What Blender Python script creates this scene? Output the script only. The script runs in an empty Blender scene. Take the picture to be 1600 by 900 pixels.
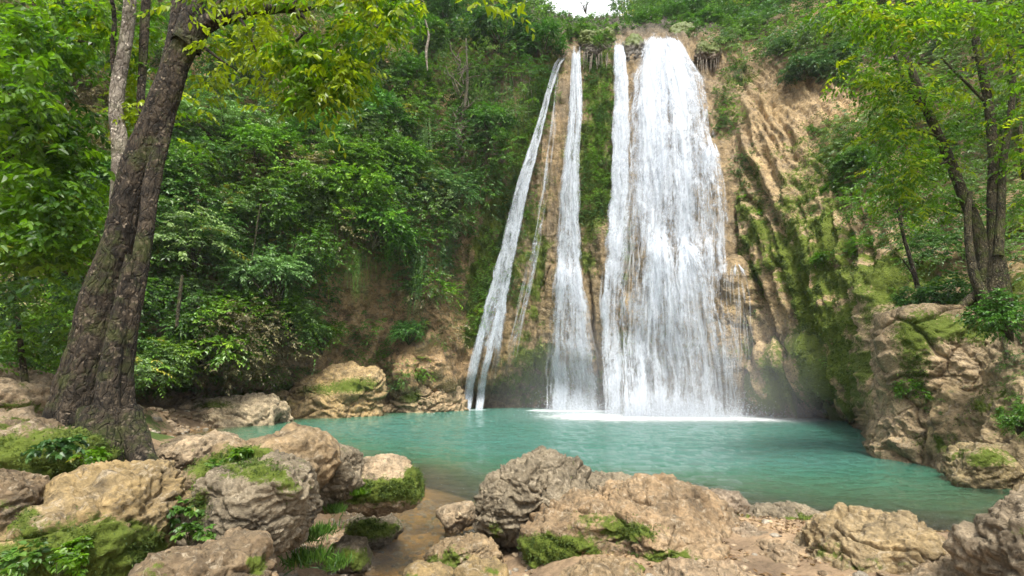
import bpy, math
import numpy as np
from mathutils import Vector

# ------------------------------------------------------------------ camera, world, sun, exposure
PITCH = math.radians(10.0)
CAMZ = 2.5
F = 800.0
sc = bpy.context.scene
COL = sc.collection
cam_d = bpy.data.cameras.new('camera'); cam = bpy.data.objects.new('camera', cam_d); COL.objects.link(cam)
cam.location = (0, 0, CAMZ); cam.rotation_euler = (math.pi / 2 + PITCH, 0, 0)
cam_d.sensor_width = 36.0; cam_d.lens = 36.0 * F / 1600.0
cam_d.clip_start = 0.05; cam_d.clip_end = 3000.0
sc.camera = cam

SUN_EL, SUN_AZ = math.radians(60), math.radians(172)      # azimuth clockwise from +Y (north): behind and right of the camera
w = bpy.data.worlds.new("World"); sc.world = w; w.use_nodes = True
wn = w.node_tree; wn.nodes.clear()
sky = wn.nodes.new('ShaderNodeTexSky'); sky.sky_type = 'NISHITA'; sky.sun_disc = False
sky.sun_elevation = SUN_EL; sky.sun_rotation = SUN_AZ; sky.dust_density = 3.0; sky.ozone_density = 1.0; sky.air_density = 1.0
hsv = wn.nodes.new('ShaderNodeHueSaturation'); hsv.inputs['Saturation'].default_value = 0.30
bg = wn.nodes.new('ShaderNodeBackground'); bg.inputs['Strength'].default_value = 0.072
wo = wn.nodes.new('ShaderNodeOutputWorld')
wtc = wn.nodes.new('ShaderNodeTexCoord'); wno = wn.nodes.new('ShaderNodeTexNoise'); wno.inputs['Scale'].default_value = 3.0; wno.inputs['Detail'].default_value = 6
wdt = wn.nodes.new('ShaderNodeVectorMath'); wdt.operation = 'DOT_PRODUCT'; wdt.inputs[1].default_value = (0.12, 0.80, 0.59)
wad = wn.nodes.new('ShaderNodeMath'); wad.operation = 'MULTIPLY_ADD'; wad.inputs[1].default_value = 0.5
wrp = wn.nodes.new('ShaderNodeValToRGB'); wrp.color_ramp.elements[0].position = 1.05 - .0; wrp.color_ramp.elements[0].position = 0.95; wrp.color_ramp.elements[1].position = 1.0
wsb = wn.nodes.new('ShaderNodeMath'); wsb.operation = 'SUBTRACT'; wsb.inputs[1].default_value = 0.20
wmx = wn.nodes.new('ShaderNodeMix'); wmx.data_type = 'RGBA'; wmx.inputs[7].default_value = (6.5, 6.6, 6.8, 1)      # a bank of white cloud beyond the gorge
wn.links.new(wtc.outputs['Generated'], wno.inputs['Vector']); wn.links.new(wtc.outputs['Generated'], wdt.inputs[0])
wn.links.new(wno.outputs['Fac'], wad.inputs[0]); wn.links.new(wdt.outputs['Value'], wad.inputs[2]); wn.links.new(wad.outputs[0], wsb.inputs[0]); wn.links.new(wsb.outputs[0], wrp.inputs['Fac'])
wn.links.new(wrp.outputs[0], wmx.inputs[0]); wn.links.new(sky.outputs[0], hsv.inputs['Color']); wn.links.new(hsv.outputs[0], wmx.inputs[6]); wn.links.new(wmx.outputs[2], bg.inputs[0]); wn.links.new(bg.outputs[0], wo.inputs[0])
sun_d = bpy.data.lights.new('sun', 'SUN'); sun_d.energy = 1.5; sun_d.angle = math.radians(12); sun_d.color = (1.0, 0.96, 0.88)
sun = bpy.data.objects.new('sun', sun_d); COL.objects.link(sun)
sd = Vector((math.sin(SUN_AZ) * math.cos(SUN_EL), math.cos(SUN_AZ) * math.cos(SUN_EL), math.sin(SUN_EL)))
sun.rotation_euler = sd.to_track_quat('Z', 'Y').to_euler(); sun.location = (0, -20, 60)
sc.view_settings.view_transform = 'Standard'; sc.view_settings.look = 'None'
sc.view_settings.exposure = 2.25; sc.view_settings.gamma = 1.0; sc.view_settings.use_curve_mapping = False
cy = sc.cycles
cy.use_denoising = True
try: cy.denoiser = 'OPENIMAGEDENOISE'
except Exception: pass
cy.max_bounces = 8; cy.diffuse_bounces = 4; cy.glossy_bounces = 2; cy.transmission_bounces = 4
cy.transparent_max_bounces = 24; cy.volume_bounces = 0; cy.caustics_reflective = False; cy.caustics_refractive = False
cy.use_adaptive_sampling = True; cy.adaptive_threshold = 0.02
cy.sample_clamp_indirect = 4.0

# ------------------------------------------------------------------ rays and points
def ray(px, py):
    a = (np.asarray(px, float) - 800.0) / F; b = (450.0 - np.asarray(py, float)) / F
    return a, math.cos(PITCH) - b * math.sin(PITCH), math.sin(PITCH) + b * math.cos(PITCH)
def P(px, py, Y):
    x, y, z = ray(px, py); Y = np.asarray(Y, float)
    return np.stack(np.broadcast_arrays(x / y * Y, Y, CAMZ + z / y * Y), -1)
def proj(p):
    x, y, z = p[..., 0], p[..., 1], p[..., 2] - CAMZ
    f = y * math.cos(PITCH) + z * math.sin(PITCH); u = -y * math.sin(PITCH) + z * math.cos(PITCH)
    f = np.where(np.abs(f) < 1e-3, 1e-3, f)
    return 800 + F * x / f, 450 - F * u / f
def Y0(py, z=0.0):
    _, y, zz = ray(0, py); return (z - CAMZ) / (zz / y)
def nrm(v): return v / np.maximum(np.linalg.norm(v, axis=-1, keepdims=True), 1e-9)
def sstep(a, b, x):
    t = np.clip((x - a) / (b - a), 0, 1); return t * t * (3 - 2 * t)

# ------------------------------------------------------------------ noise
_rg = np.random.RandomState(7); _G = nrm(_rg.normal(size=(256, 3)))
def _hash(i, j, k, s):
    with np.errstate(over='ignore'):
        h = (i.astype(np.int64) * 73856093) ^ (j.astype(np.int64) * 19349663) ^ (k.astype(np.int64) * 83492791) ^ (s * 2654435)
        h = (h ^ (h >> 13)) * 1274126177
        return (h ^ (h >> 16)) & 0xffff
def perlin(p, s=0):
    i = np.floor(p).astype(np.int64); f = p - i; u = f * f * f * (f * (f * 6 - 15) + 10); r = 0
    for a in (0, 1):
        wa = u[:, 0] if a else 1 - u[:, 0]
        for b in (0, 1):
            wb = u[:, 1] if b else 1 - u[:, 1]
            for c in (0, 1):
                wc = u[:, 2] if c else 1 - u[:, 2]
                g = _G[_hash(i[:, 0] + a, i[:, 1] + b, i[:, 2] + c, s) & 255]
                r = r + wa * wb * wc * ((f[:, 0] - a) * g[:, 0] + (f[:, 1] - b) * g[:, 1] + (f[:, 2] - c) * g[:, 2])
    return r * 1.6
def fbm(p, fr, o=4, s=0, g=0.5):
    p = np.asarray(p, float) * fr; r = 0; a = 1; t = 0
    for k in range(o):
        r = r + a * perlin(p + 13.7 * k, s + k); t += a; a *= g; p = p * 2.03
    return r / t
def ridge(p, fr, o=4, s=0, g=0.5):
    p = np.asarray(p, float) * fr; r = 0; a = 1; t = 0
    for k in range(o):
        r = r + a * (1 - 2 * np.abs(perlin(p + 7.3 * k, s + k))); t += a; a *= g; p = p * 2.07
    return r / t
def worley(p, fr, s=0):
    p = np.asarray(p, float) * fr; i = np.floor(p).astype(np.int64); f1 = np.full(len(p), 9.0); f2 = np.full(len(p), 9.0)
    for a in (-1, 0, 1):
        for b in (-1, 0, 1):
            for c in (-1, 0, 1):
                x, y, z = i[:, 0] + a, i[:, 1] + b, i[:, 2] + c
                h = _hash(x, y, z, s); h2 = _hash(y, z, x, s + 5); h3 = _hash(z, x, y, s + 9)
                q = np.stack([x + h / 65536.0, y + h2 / 65536.0, z + h3 / 65536.0], 1)
                d = np.linalg.norm(q - p, axis=1)
                m = d < f1; f2 = np.where(m, f1, np.minimum(f2, d)); f1 = np.where(m, d, f1)
    return f1, f2

# ------------------------------------------------------------------ meshes
def mkmesh(name, V, Fc, smooth=True, attrs=None, fattrs=None, uv=None):
    me = bpy.data.meshes.new(name)
    V = np.asarray(V, np.float32).reshape(-1, 3); Fc = np.asarray(Fc, np.int32); n, k = Fc.shape
    me.vertices.add(len(V)); me.vertices.foreach_set('co', V.ravel())
    me.loops.add(n * k); me.loops.foreach_set('vertex_index', Fc.ravel())
    me.polygons.add(n); me.polygons.foreach_set('loop_start', np.arange(0, n * k, k, dtype=np.int32))
    me.polygons.foreach_set('loop_total', np.full(n, k, np.int32))
    me.polygons.foreach_set('use_smooth', np.full(n, smooth, bool))
    me.update(calc_edges=True)
    for dom, dd in (('POINT', attrs or {}), ('FACE', fattrs or {})):
        for an, av in dd.items():
            av = np.asarray(av, np.float32)
            if av.ndim == 1:
                a = me.attributes.new(an, 'FLOAT', dom); a.data.foreach_set('value', av)
            else:
                a = me.attributes.new(an, 'FLOAT_COLOR', dom)
                a.data.foreach_set('color', np.concatenate([av, np.ones((len(av), 1), np.float32)], 1).ravel())
    if uv is not None:
        l = me.uv_layers.new(name='UVMap'); l.data.foreach_set('uv', np.asarray(uv, np.float32)[Fc.ravel()].ravel())
    return me
def link(name, me, mat=None, parent=None, loc=(0, 0, 0), **props):
    o = bpy.data.objects.new(name, me); COL.objects.link(o); o.location = loc
    if mat is not None and me is not None and not me.materials: me.materials.append(mat)
    if parent is not None: o.parent = parent
    for k, v in props.items(): o[k] = v
    return o
def gridfaces(nr, nc, wrap=False):
    r = np.arange(nr - 1)[:, None]; c = np.arange(nc if wrap else nc - 1)[None, :]; c1 = (c + 1) % nc
    return np.stack([r * nc + c, r * nc + c1, (r + 1) * nc + c1, (r + 1) * nc + c], -1).reshape(-1, 4)

# ------------------------------------------------------------------ materials
class NT:
    def __init__(s, name):
        s.m = bpy.data.materials.new(name); s.m.use_nodes = True; s.t = s.m.node_tree; s.t.nodes.clear()
        s.out = s.t.nodes.new('ShaderNodeOutputMaterial')
    def n(s, ty, ins=None, **kw):
        nd = s.t.nodes.new('ShaderNode' + ty)
        for k, v in kw.items(): setattr(nd, k, v)
        for k, v in (ins or {}).items():
            if isinstance(v, bpy.types.NodeSocket): s.t.links.new(v, nd.inputs[k])
            else: nd.inputs[k].default_value = v
        return nd
    def noise(s, vec, scale, detail=6, rough=0.6, dist=0.0):
        return s.n('TexNoise', {'Vector': vec, 'Scale': scale, 'Detail': detail, 'Roughness': rough, 'Distortion': dist}).outputs['Fac']
    def ramp(s, f, stops):
        r = s.n('ValToRGB', {'Fac': f}); e = r.color_ramp.elements
        while len(e) < len(stops): e.new(0.5)
        for el, (p, c) in zip(e, stops): el.position = p; el.color = (c, c, c, 1) if not isinstance(c, tuple) else c + (1,)
        return r.outputs[0]
    def mix(s, f, a, b, bt='MIX'):
        nd = s.t.nodes.new('ShaderNodeMix'); nd.data_type = 'RGBA'; nd.blend_type = bt; nd.clamp_factor = True
        for i, v in ((0, f), (6, a), (7, b)):
            if isinstance(v, bpy.types.NodeSocket): s.t.links.new(v, nd.inputs[i])
            else: nd.inputs[i].default_value = v + (1,) if isinstance(v, tuple) and len(v) == 3 else v
        return nd.outputs[2]
    def math(s, op, a, b=0.0, c=0.0, clamp=False):
        return s.n('Math', {0: a, 1: b, 2: c}, operation=op, use_clamp=clamp).outputs[0]
    def attr(s, name, out='Color'): return s.n('Attribute', attribute_name=name).outputs[out]
    def done(s, sock, disp=None):
        s.t.links.new(sock, s.out.inputs['Surface']); return s.m

def rock_mat(name, scale=1.0, bump=0.03, moss1=(0.045, 0.070, 0.008), moss2=(0.11, 0.14, 0.014)):
    n = NT(name); v = n.n('TexCoord').outputs['Object']
    n1 = n.noise(v, 1.7 * scale, 9, 0.68, 0.4); n2 = n.noise(v, 11 * scale, 6, 0.7); n3 = n.noise(v, 45 * scale, 3, 0.6)
    vor = n.n('TexVoronoi', {'Vector': v, 'Scale': 9 * scale, 'Randomness': 1.0}).outputs['Distance']
    c = n.mix(1.0, n.attr('col'), n.ramp(n1, [(0.30, 0.38), (0.5, 0.92), (0.70, 1.45)]), 'MULTIPLY')
    c = n.mix(1.0, c, n.ramp(n2, [(0.28, 0.48), (0.5, 1.0), (0.72, 1.35)]), 'MULTIPLY')
    c = n.mix(n.ramp(n.noise(v, 5 * scale, 8, 0.75, 1.0), [(0.54, 0.0), (0.62, 0.65)]), c, (0.36, 0.30, 0.21))
    c = n.mix(n.ramp(n.noise(v, 3.1 * scale, 8, 0.8, 0.6), [(0.51, 0.0), (0.62, 0.75)]), c, (0.07, 0.055, 0.035))
    c = n.mix(n.math('MULTIPLY', n.attr('wet', 'Fac'), 0.55), c, n.mix(1.0, c, (0.36, 0.36, 0.36), 'MULTIPLY'))
    mc = n.mix(n2, moss1, moss2)
    mf = n.math('ADD', n.attr('moss', 'Fac'), n.math('MULTIPLY', n.math('SUBTRACT', n.noise(v, 6 * scale, 8, 0.75), 0.5), 1.5))
    mf = n.ramp(mf, [(0.42, 0.0), (0.58, 1.0)])
    c = n.mix(mf, c, mc)
    h = n.math('ADD', n.math('MULTIPLY', n1, 1.2), n.math('ADD', n.math('MULTIPLY', n2, 0.8), n.math('MULTIPLY', n3, 0.25)))
    h = n.math('ADD', h, n.math('MULTIPLY', n.math('MINIMUM', vor, 0.45), 0.9))
    b = n.n('Bump', {'Height': h, 'Strength': 0.9, 'Distance': bump})
    rough = n.mix(n.attr('wet', 'Fac'), (0.88, 0.88, 0.88), (0.35, 0.35, 0.35))
    p = n.n('BsdfPrincipled', {'Base Color': c, 'Roughness': rough, 'Normal': b.outputs[0]})
    p.inputs['Specular IOR Level'].default_value = 0.3
    return n.done(p.outputs[0])
M_CLIFF = rock_mat('cliff_rock', 0.6, 0.20, (0.05, 0.075, 0.008), (0.16, 0.20, 0.02))
M_ROCK = rock_mat('boulder_rock', 1.6, 0.045)

def leaf_mat(name, trans=0.35, tint=(1.2, 1.4, 0.55), rough=0.42):
    n = NT(name)
    oc = n.n('ObjectInfo').outputs['Color']
    c = n.mix(1.0, n.attr('lcol'), oc, 'MULTIPLY')
    p = n.n('BsdfPrincipled', {'Base Color': c, 'Roughness': rough}); p.inputs['Specular IOR Level'].default_value = 0.45
    t = n.n('BsdfTranslucent', {'Color': n.mix(1.0, c, tint, 'MULTIPLY')})
    return n.done(n.n('MixShader', {0: trans, 1: p.outputs[0], 2: t.outputs[0]}).outputs[0])
M_LEAF = leaf_mat('leaf_green', 0.32)
M_LEAFY = leaf_mat('leaf_backlit', 0.50, (1.5, 1.6, 0.40))
M_MOSSB = leaf_mat('moss_blades', 0.25, (1.2, 1.3, 0.5), 0.7)

def bark_mat(name, base, light, moss=0.4, sc_=1.0):
    n = NT(name); v = n.n('TexCoord').outputs['Object']
    wv = n.n('VectorMath', {0: v, 1: n.n('VectorMath', {0: n.n('TexNoise', {'Vector': v, 'Scale': 7 * sc_, 'Detail': 5}).outputs['Color'], 1: (.12 / sc_, .12 / sc_, .12 / sc_)}, operation='MULTIPLY').outputs[0]}, operation='ADD').outputs[0]
    mp = n.n('Mapping', {'Vector': wv, 'Scale': (1, 1, 0.32)}).outputs[0]
    vo = n.n('TexVoronoi', {'Vector': mp, 'Scale': 13 * sc_}, feature='DISTANCE_TO_EDGE').outputs['Distance']
    pl = n.n('TexVoronoi', {'Vector': wv, 'Scale': 15 * sc_}).outputs['Distance']
    n1 = n.noise(mp, 16 * sc_, 8, 0.75, 0.5); n2 = n.noise(v, 3.5 * sc_, 7, 0.75, 0.5); n3 = n.noise(v, 40 * sc_, 5, 0.7)
    c = n.mix(n.ramp(n1, [(0.38, 0.0), (0.62, 1.0)]), base, light)
    c = n.mix(n.ramp(n2, [(0.40, 0.8), (0.58, 0.0)]), c, tuple(x * .5 for x in base))
    c = n.mix(n.math('MULTIPLY', n.ramp(pl, [(0.22, 1.0), (0.34, 0.0)]), n.ramp(n.noise(v, 6 * sc_, 4, .7), [(0.47, 0.0), (0.56, 0.8)])), c, tuple(min(1, x * 1.9 + 0.03) for x in light))
    c = n.mix(n.math('MULTIPLY', n.ramp(n.noise(v, 2.3 * sc_, 6, 0.7), [(0.50, 0.0), (0.62, 1.0)]), moss), c, (0.06, 0.08, 0.012))
    h = n.math('ADD', n.math('MULTIPLY', n.math('MINIMUM', vo, 0.16), 4.0), n.math('ADD', n1, n.math('MULTIPLY', n3, 0.4)))
    b = n.n('Bump', {'Height': h, 'Strength': 1.0, 'Distance': 0.06 / sc_})
    p = n.n('BsdfPrincipled', {'Base Color': c, 'Roughness': 0.85, 'Normal': b.outputs[0]}); p.inputs['Specular IOR Level'].default_value = 0.25
    return n.done(p.outputs[0])
M_BARK = bark_mat('bark_dark', (0.010, 0.008, 0.005), (0.098, 0.074, 0.048), 0.5)
M_BARKP = bark_mat('bark_pale', (0.16, 0.13, 0.10), (0.42, 0.37, 0.30), 0.3)
M_BARKG = bark_mat('bark_grey', (0.07, 0.058, 0.042), (0.22, 0.19, 0.145), 0.5)
M_BARKM = bark_mat('bark_mossy', (0.030, 0.026, 0.014), (0.12, 0.10, 0.055), 0.9)

# ------------------------------------------------------------------ ground: pool basin and banks
SH = [(235, 690), (300, 672), (400, 657), (500, 650), (600, 643), (640, 636), (725, 634), (850, 634), (950, 635), (1060, 637), (1165, 638), (1250, 640), (1400, 645),
      (1480, 665), (1560, 690), (1700, 710), (1900, 760), (2200, 820), (1700, 905), (1560, 875), (1500, 860), (1400, 852), (1330, 846), (1190, 830), (1100, 815),
      (950, 815), (850, 838), (790, 862), (770, 890), (775, 930), (780, 1100), (450, 1100), (500, 930), (545, 880), (515, 830), (520, 800), (610, 790), (560, 745), (450, 727), (350, 705), (270, 702)]
SHW = np.array([P(a, b, Y0(b))[:2] for a, b in SH])
def sdist(q):                                                 # signed distance to the shoreline, > 0 on land
    d = np.full(len(q), 1e9); ins = np.zeros(len(q), bool); n = len(SHW)
    for k in range(n):
        a, b = SHW[k], SHW[(k + 1) % n]; ab = b - a
        t = np.clip(((q - a) @ ab) / (ab @ ab), 0, 1)
        d = np.minimum(d, np.linalg.norm(q - a - t[:, None] * ab, axis=1))
        c = ((a[1] > q[:, 1]) != (b[1] > q[:, 1]))
        with np.errstate(divide='ignore', invalid='ignore'):
            xi = a[0] + (q[:, 1] - a[1]) / (b[1] - a[1]) * ab[0]
        ins ^= c & (q[:, 0] < xi)
    return np.where(ins, -d, d)
BANK = np.array([(-5.3, 6.8, 1.15), (-4.0, 4.0, 0.9), (-8, 6, 1.1), (-9.5, 10, 1.45), (-12, 14, 1.2), (-3.6, 8, 0.35), (-5.2, 9.8, 0.3), (-7.5, 13, 0.35), (-9.5, 17, 0.4), (-2.6, 6.0, 0.45), (-1.8, 4.0, 0.35), (0, 0, 0.9), (0, 4.5, 0.25), (2, 6.2, 0.38), (4.5, 6.5, 0.42),
                 (4.5, 5.2, 0.55), (6, 4, 0.9), (0, -8, 1.4), (-14, 22, 0.9), (-13, 27, 0.5), (-8, 34, 0.4), (-20, 20, 2.5), (-10, -5, 2.0), (10, 2, 1.5), (20, 12, 2), (0, 60, 1), (-40, 20, 6), (40, 20, 6), (-4.2, 5.0, 0.7), (-6.2, 4.6, 0.8)])
def ground_z(q, detail=True):
    d = sdist(q); wsum = 0; z = 0
    for x, y, h in BANK:
        r2 = (q[:, 0] - x) ** 2 + (q[:, 1] - y) ** 2 + 0.3; wgt = 1 / r2 ** 1.5
        z = z + wgt * h; wsum = wsum + wgt
    z = z / wsum
    land = z * sstep(0, 1.3, d) + 0.03 * np.clip(d, 0, 1)
    sea = -np.minimum(2.6, (0.16 + 0.16 * sstep(13, 18, q[:, 1])) * (-d) + 0.10 * np.clip(-d - 1.0, 0, 99))
    arm = sstep(10.8, 9.3, q[:, 1]) * sstep(0.9, 0.0, q[:, 0])
    sea = np.maximum(sea, -2.6 * (1 - arm) - 0.13 * arm)
    zz = np.where(d > 0, land, sea)
    if detail:
        p3 = np.stack([q[:, 0], q[:, 1], np.zeros(len(q))], 1)
        near = np.exp(-np.linalg.norm(q, axis=1) / 18)
        zz = zz + (0.10 * fbm(p3, 0.9, 4, 3) + 0.045 * ridge(p3, 2.7, 4, 5)) * (0.3 + near) + 0.02 * fbm(p3, 9, 3, 8) * near
    return zz
def axis(lo, hi, c0, c1, s0, g):
    a = list(np.arange(c0, c1 + 1e-6, s0)); s = s0
    while a[-1] < hi: s *= g; a.append(a[-1] + s)
    s = s0
    while a[0] > lo: s *= g; a.insert(0, a[0] - s)
    return np.array(a)
gx = axis(-700, 700, -8, 9, 0.045, 1.045); gy = axis(-700, 900, 3.0, 13, 0.045, 1.045)
GX, GY = np.meshgrid(gx, gy); q = np.stack([GX.ravel(), GY.ravel()], 1)
gz = ground_z(q); gp = np.concatenate([q, gz[:, None]], 1)
gpx, gpy = proj(gp)
litter = np.clip(0.5 + 1.3 * fbm(gp, 1.3, 4, 21), 0, 1)
gcol = np.array([0.31, 0.215, 0.125]) * (1 - litter[:, None]) + np.array([0.15, 0.105, 0.065]) * litter[:, None]
under = sstep(0.05, -0.1, gz)[:, None]
gcol = gcol * (1 - under) + np.array([0.36, 0.20, 0.06]) * (0.45 + 0.9 * litter[:, None]) * under
left = sstep(-8, -10, gp[:, 0] + 0.1 * gp[:, 1]) * sstep(30, 20, gp[:, 1]) * sstep(7.5, 9, gp[:, 1]) * (gz > 0.05)
n = NT('ground_dirt'); v = n.n('TexCoord').outputs['Object']
n1 = n.noise(v, 3.0, 8, 0.7, 0.4); n2 = n.noise(v, 22, 6, 0.7); n3 = n.noise(v, 90, 3, 0.6)
c = n.mix(1.0, n.attr('col'), n.ramp(n1, [(0.3, 0.55), (0.5, 1.0), (0.72, 1.25)]), 'MULTIPLY')
c = n.mix(1.0, c, n.ramp(n2, [(0.3, 0.62), (0.5, 1.0), (0.7, 1.2)]), 'MULTIPLY')
c = n.mix(n.ramp(n.math('ADD', n.attr('moss', 'Fac'), n.math('SUBTRACT', n1, 0.5)), [(0.45, 0.0), (0.6, 1.0)]), c, (0.05, 0.075, 0.014))
bmp = n.n('Bump', {'Height': n.math('ADD', n2, n.math('MULTIPLY', n3, 0.4)), 'Strength': 0.8, 'Distance': 0.03})
p_ = n.n('BsdfPrincipled', {'Base Color': c, 'Roughness': 0.85, 'Normal': bmp.outputs[0]}); p_.inputs['Specular IOR Level'].default_value = 0.25
M_GROUND = n.done(p_.outputs[0])
link('ground', mkmesh('ground', gp, gridfaces(len(gy), len(gx)), attrs={'col': gcol, 'moss': 0.75 * left}), M_GROUND, kind='structure', label='bare tan earth bank and sandy pool bed')

# ------------------------------------------------------------------ cliff (one sheet, real depth)
COLS = {
 -900: [(800, 6), (600, 7), (300, 9), (0, 12), (-300, 15)],
 -300: [(800, 12), (600, 13), (400, 14), (200, 17), (0, 20), (-300, 25)],
 0: [(750, 19), (600, 20), (450, 22), (300, 24), (150, 27), (0, 30), (-300, 38)],
 250: [(700, 28.5), (610, 29), (592, 26.8), (500, 27.5), (350, 30), (200, 33), (0, 39), (-300, 46)],
 400: [(700, 35), (612, 35), (592, 32), (500, 32), (350, 33.5), (200, 36), (0, 42), (-300, 50)],
 520: [(700, 38), (600, 37.5), (540, 38), (470, 37), (400, 35.5), (300, 36), (200, 38), (0, 44), (-300, 52)],
 600: [(700, 40.2), (640, 40), (560, 40), (450, 39), (350, 37.5), (200, 40), (0, 46), (-300, 55)],
 690: [(700, 42.5), (640, 42), (600, 40.5), (500, 40.8), (350, 41.5), (200, 43), (0, 50), (-300, 58)],
 725: [(700, 45), (612, 45), (595, 42), (540, 42), (350, 42), (200, 43.5), (80, 46), (0, 52), (-300, 60)],
 850: [(700, 45.5), (600, 45), (560, 42.6), (420, 41.8), (300, 42), (200, 42.6), (80, 44.5), (50, 48), (0, 56), (-300, 66)],
 1000: [(700, 41), (640, 40.6), (500, 39.3), (380, 39.3), (300, 39.8), (200, 40.6), (60, 42.5), (45, 46), (0, 56), (-300, 66)],
 1160: [(700, 37.5), (655, 37.4), (600, 36.2), (450, 35.8), (300, 36.8), (200, 38.2), (100, 41), (60, 43), (0, 50), (-300, 60)],
 1250: [(700, 35), (640, 34.8), (600, 33.2), (500, 31.6), (400, 31.5), (300, 33), (200, 35.5), (150, 38), (100, 38), (60, 40), (0, 45), (-300, 54)],
 1300: [(700, 33.5), (640, 34.5), (612, 34), (590, 29.5), (500, 29.2), (400, 29.5), (330, 31.2), (200, 34.5), (160, 36), (140, 39), (120, 38.6), (60, 39), (0, 43), (-300, 52)],
 1350: [(700, 32), (655, 32), (638, 31.0), (625, 27.8), (590, 26.8), (500, 26.3), (400, 27.3), (330, 29.8), (200, 34), (60, 38), (0, 42), (-300, 50)],
 1380: [(700, 29.5), (668, 29), (648, 28), (636, 25), (560, 23.6), (450, 24.5), (380, 26.5), (300, 30), (200, 34), (60, 38), (0, 40), (-300, 48)],
 1392: [(800, 18), (705, 18.6), (650, 18.2), (560, 19.8), (480, 21.5), (400, 25.3), (330, 28.5), (200, 33), (60, 37), (0, 39), (-300, 46)],
 1480: [(800, 14), (740, 14.3), (650, 14.9), (560, 15.7), (480, 16.8), (440, 20.5), (400, 23), (300, 28), (150, 33), (0, 37), (-300, 44)],
 1600: [(850, 11.6), (772, 11.9), (700, 12.3), (600, 13), (500, 14), (450, 15.8), (430, 18), (350, 21), (200, 26), (0, 31), (-300, 38)],
 2000: [(1000, 6.5), (800, 7), (600, 8), (450, 10), (300, 14), (0, 20), (-300, 26)],
 2500: [(1000, 4), (600, 5), (300, 9), (0, 13), (-300, 17)],
}
def nonuni(segs):
    a = []
    for lo, hi, s in segs: a += list(np.arange(lo, hi, s))
    a.append(segs[-1][1]); return np.array(a, float)
cpx = nonuni([(-900, -100, 14), (-100, 480, 5), (480, 700, 3), (700, 1620, 2.1), (1620, 2500, 14)])
cpy = nonuni([(-110, 0, 8), (0, 40, 3.5), (40, 700, 2.1), (700, 860, 5)])
keys = sorted(COLS)
TAB = np.stack([np.interp(cpy, [a for a, b in sorted(COLS[k])], [b for a, b in sorted(COLS[k])]) for k in keys])
YB = np.stack([np.interp(cpx, keys, TAB[:, r]) for r in range(len(cpy))])
def blur(A, sr, scl):
    for ax, s in ((0, sr), (1, scl)):
        k = np.arange(-3 * s, 3 * s + 1); g = np.exp(-k * k / (2.0 * s * s)); g /= g.sum()
        Ap = np.pad(A, [(3 * s, 3 * s) if a == ax else (0, 0) for a in (0, 1)], mode='edge')
        A = sum(gk * np.take(Ap, np.arange(j, j + A.shape[ax]), axis=ax) for j, gk in enumerate(g))
    return A
YB = blur(YB, 3, 2)
CX, CY = np.meshgrid(cpx, cpy)
def bulge(ax, ay, w0, w1, h, amt):                            # ledge that a bell of water pours over
    global YB
    t = np.clip((CY - ay) / h, 0, 1); wd = w0 + (w1 - w0) * np.sqrt(t)
    prof = np.clip(1 - ((CX - ax - 0.0 * t) / wd) ** 2, 0, 1) * sstep(0, 0.10, t) * (1 - 0.75 * sstep(0.5, 1, t))
    YB -= amt * np.sqrt(prof)
for b in ((885, 412, 14, 50, 230, 0.9), (1032, 368, 12, 74, 280, 1.2), (1085, 374, 10, 78, 280, 1.0), (1112, 222, 8, 42, 160, 0.8), (1152, 410, 8, 26, 230, 1.0), (945, 340, 6, 26, 280, 0.6),
          (665, 515, 20, 60, 130, 1.8), (620, 560, 14, 34, 80, 1.0), (1215, 555, 10, 40, 75, 1.4), (1275, 540, 8, 26, 55, 1.0)): bulge(*b)
S0 = P(CX, CY, YB)
du = np.gradient(S0, axis=1); dv = np.gradient(S0, axis=0); NRM = nrm(np.cross(dv, du))
s = np.sign(np.sum(NRM * (np.array([0, 0, CAMZ]) - S0), -1)); NRM = NRM * s[..., None]
Q = S0.reshape(-1, 3); X, Yy, Z = Q.T
def gm(px, py, rx, ry, rot=0.0):                              # soft elliptic region mask in the photo's frame
    c, s_ = math.cos(rot), math.sin(rot); dx, dy = CX - px, CY - py
    return np.exp(-(((dx * c + dy * s_) / rx) ** 2 + ((-dx * s_ + dy * c) / ry) ** 2)).ravel()
def seg(pts, wd, C=None):
    xx, yy = (CX.ravel(), CY.ravel()) if C is None else C; d = np.full(xx.shape, 1e9)
    for (a, b), (c, e) in zip(pts[:-1], pts[1:]):
        L2 = (c - a) ** 2 + (e - b) ** 2; t = np.clip(((xx - a) * (c - a) + (yy - b) * (e - b)) / L2, 0, 1)
        d = np.minimum(d, np.hypot(xx - a - t * (c - a), yy - b - t * (e - b)))
    return np.exp(-(d / wd) ** 2)
wr = fbm(Q, 0.25, 3, 31)[:, None] * 1.5
cxr, cyr = CX.ravel(), CY.ravel()
centre = sstep(700, 760, cxr) * sstep(1200, 1150, cxr)
right = sstep(1120, 1180, cxr) * sstep(1450, 1380, cxr) * sstep(80, 130, cyr)
butt = sstep(1383, 1400, cxr) * sstep(440, 480, cyr)
Uc = cxr * 0.042
uR = np.stack([Uc + 0.40 * Z + wr[:, 0] * 0.35, 0 * Z + 3.0, Z * 0.075], 1)
uC = np.stack([X - 0.16 * Z * sstep(900, 760, cxr) + wr[:, 0] * 0.2, Yy * 0.2, Z * 0.07], 1)
gen = 1.1 * fbm(Q, 0.16, 3, 1) + 0.75 * ridge(Q, 0.42, 4, 2) + 0.28 * fbm(Q, 1.6, 4, 4)
drR = 0.90 * ridge(uR, 0.55, 2, 11) + 0.72 * ridge(uR * [1, 1, 1.6], 1.3, 3, 12) + 0.40 * ridge(Q, 0.9, 5, 13, .6) + 0.12 * fbm(Q, 4, 3, 14)
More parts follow.
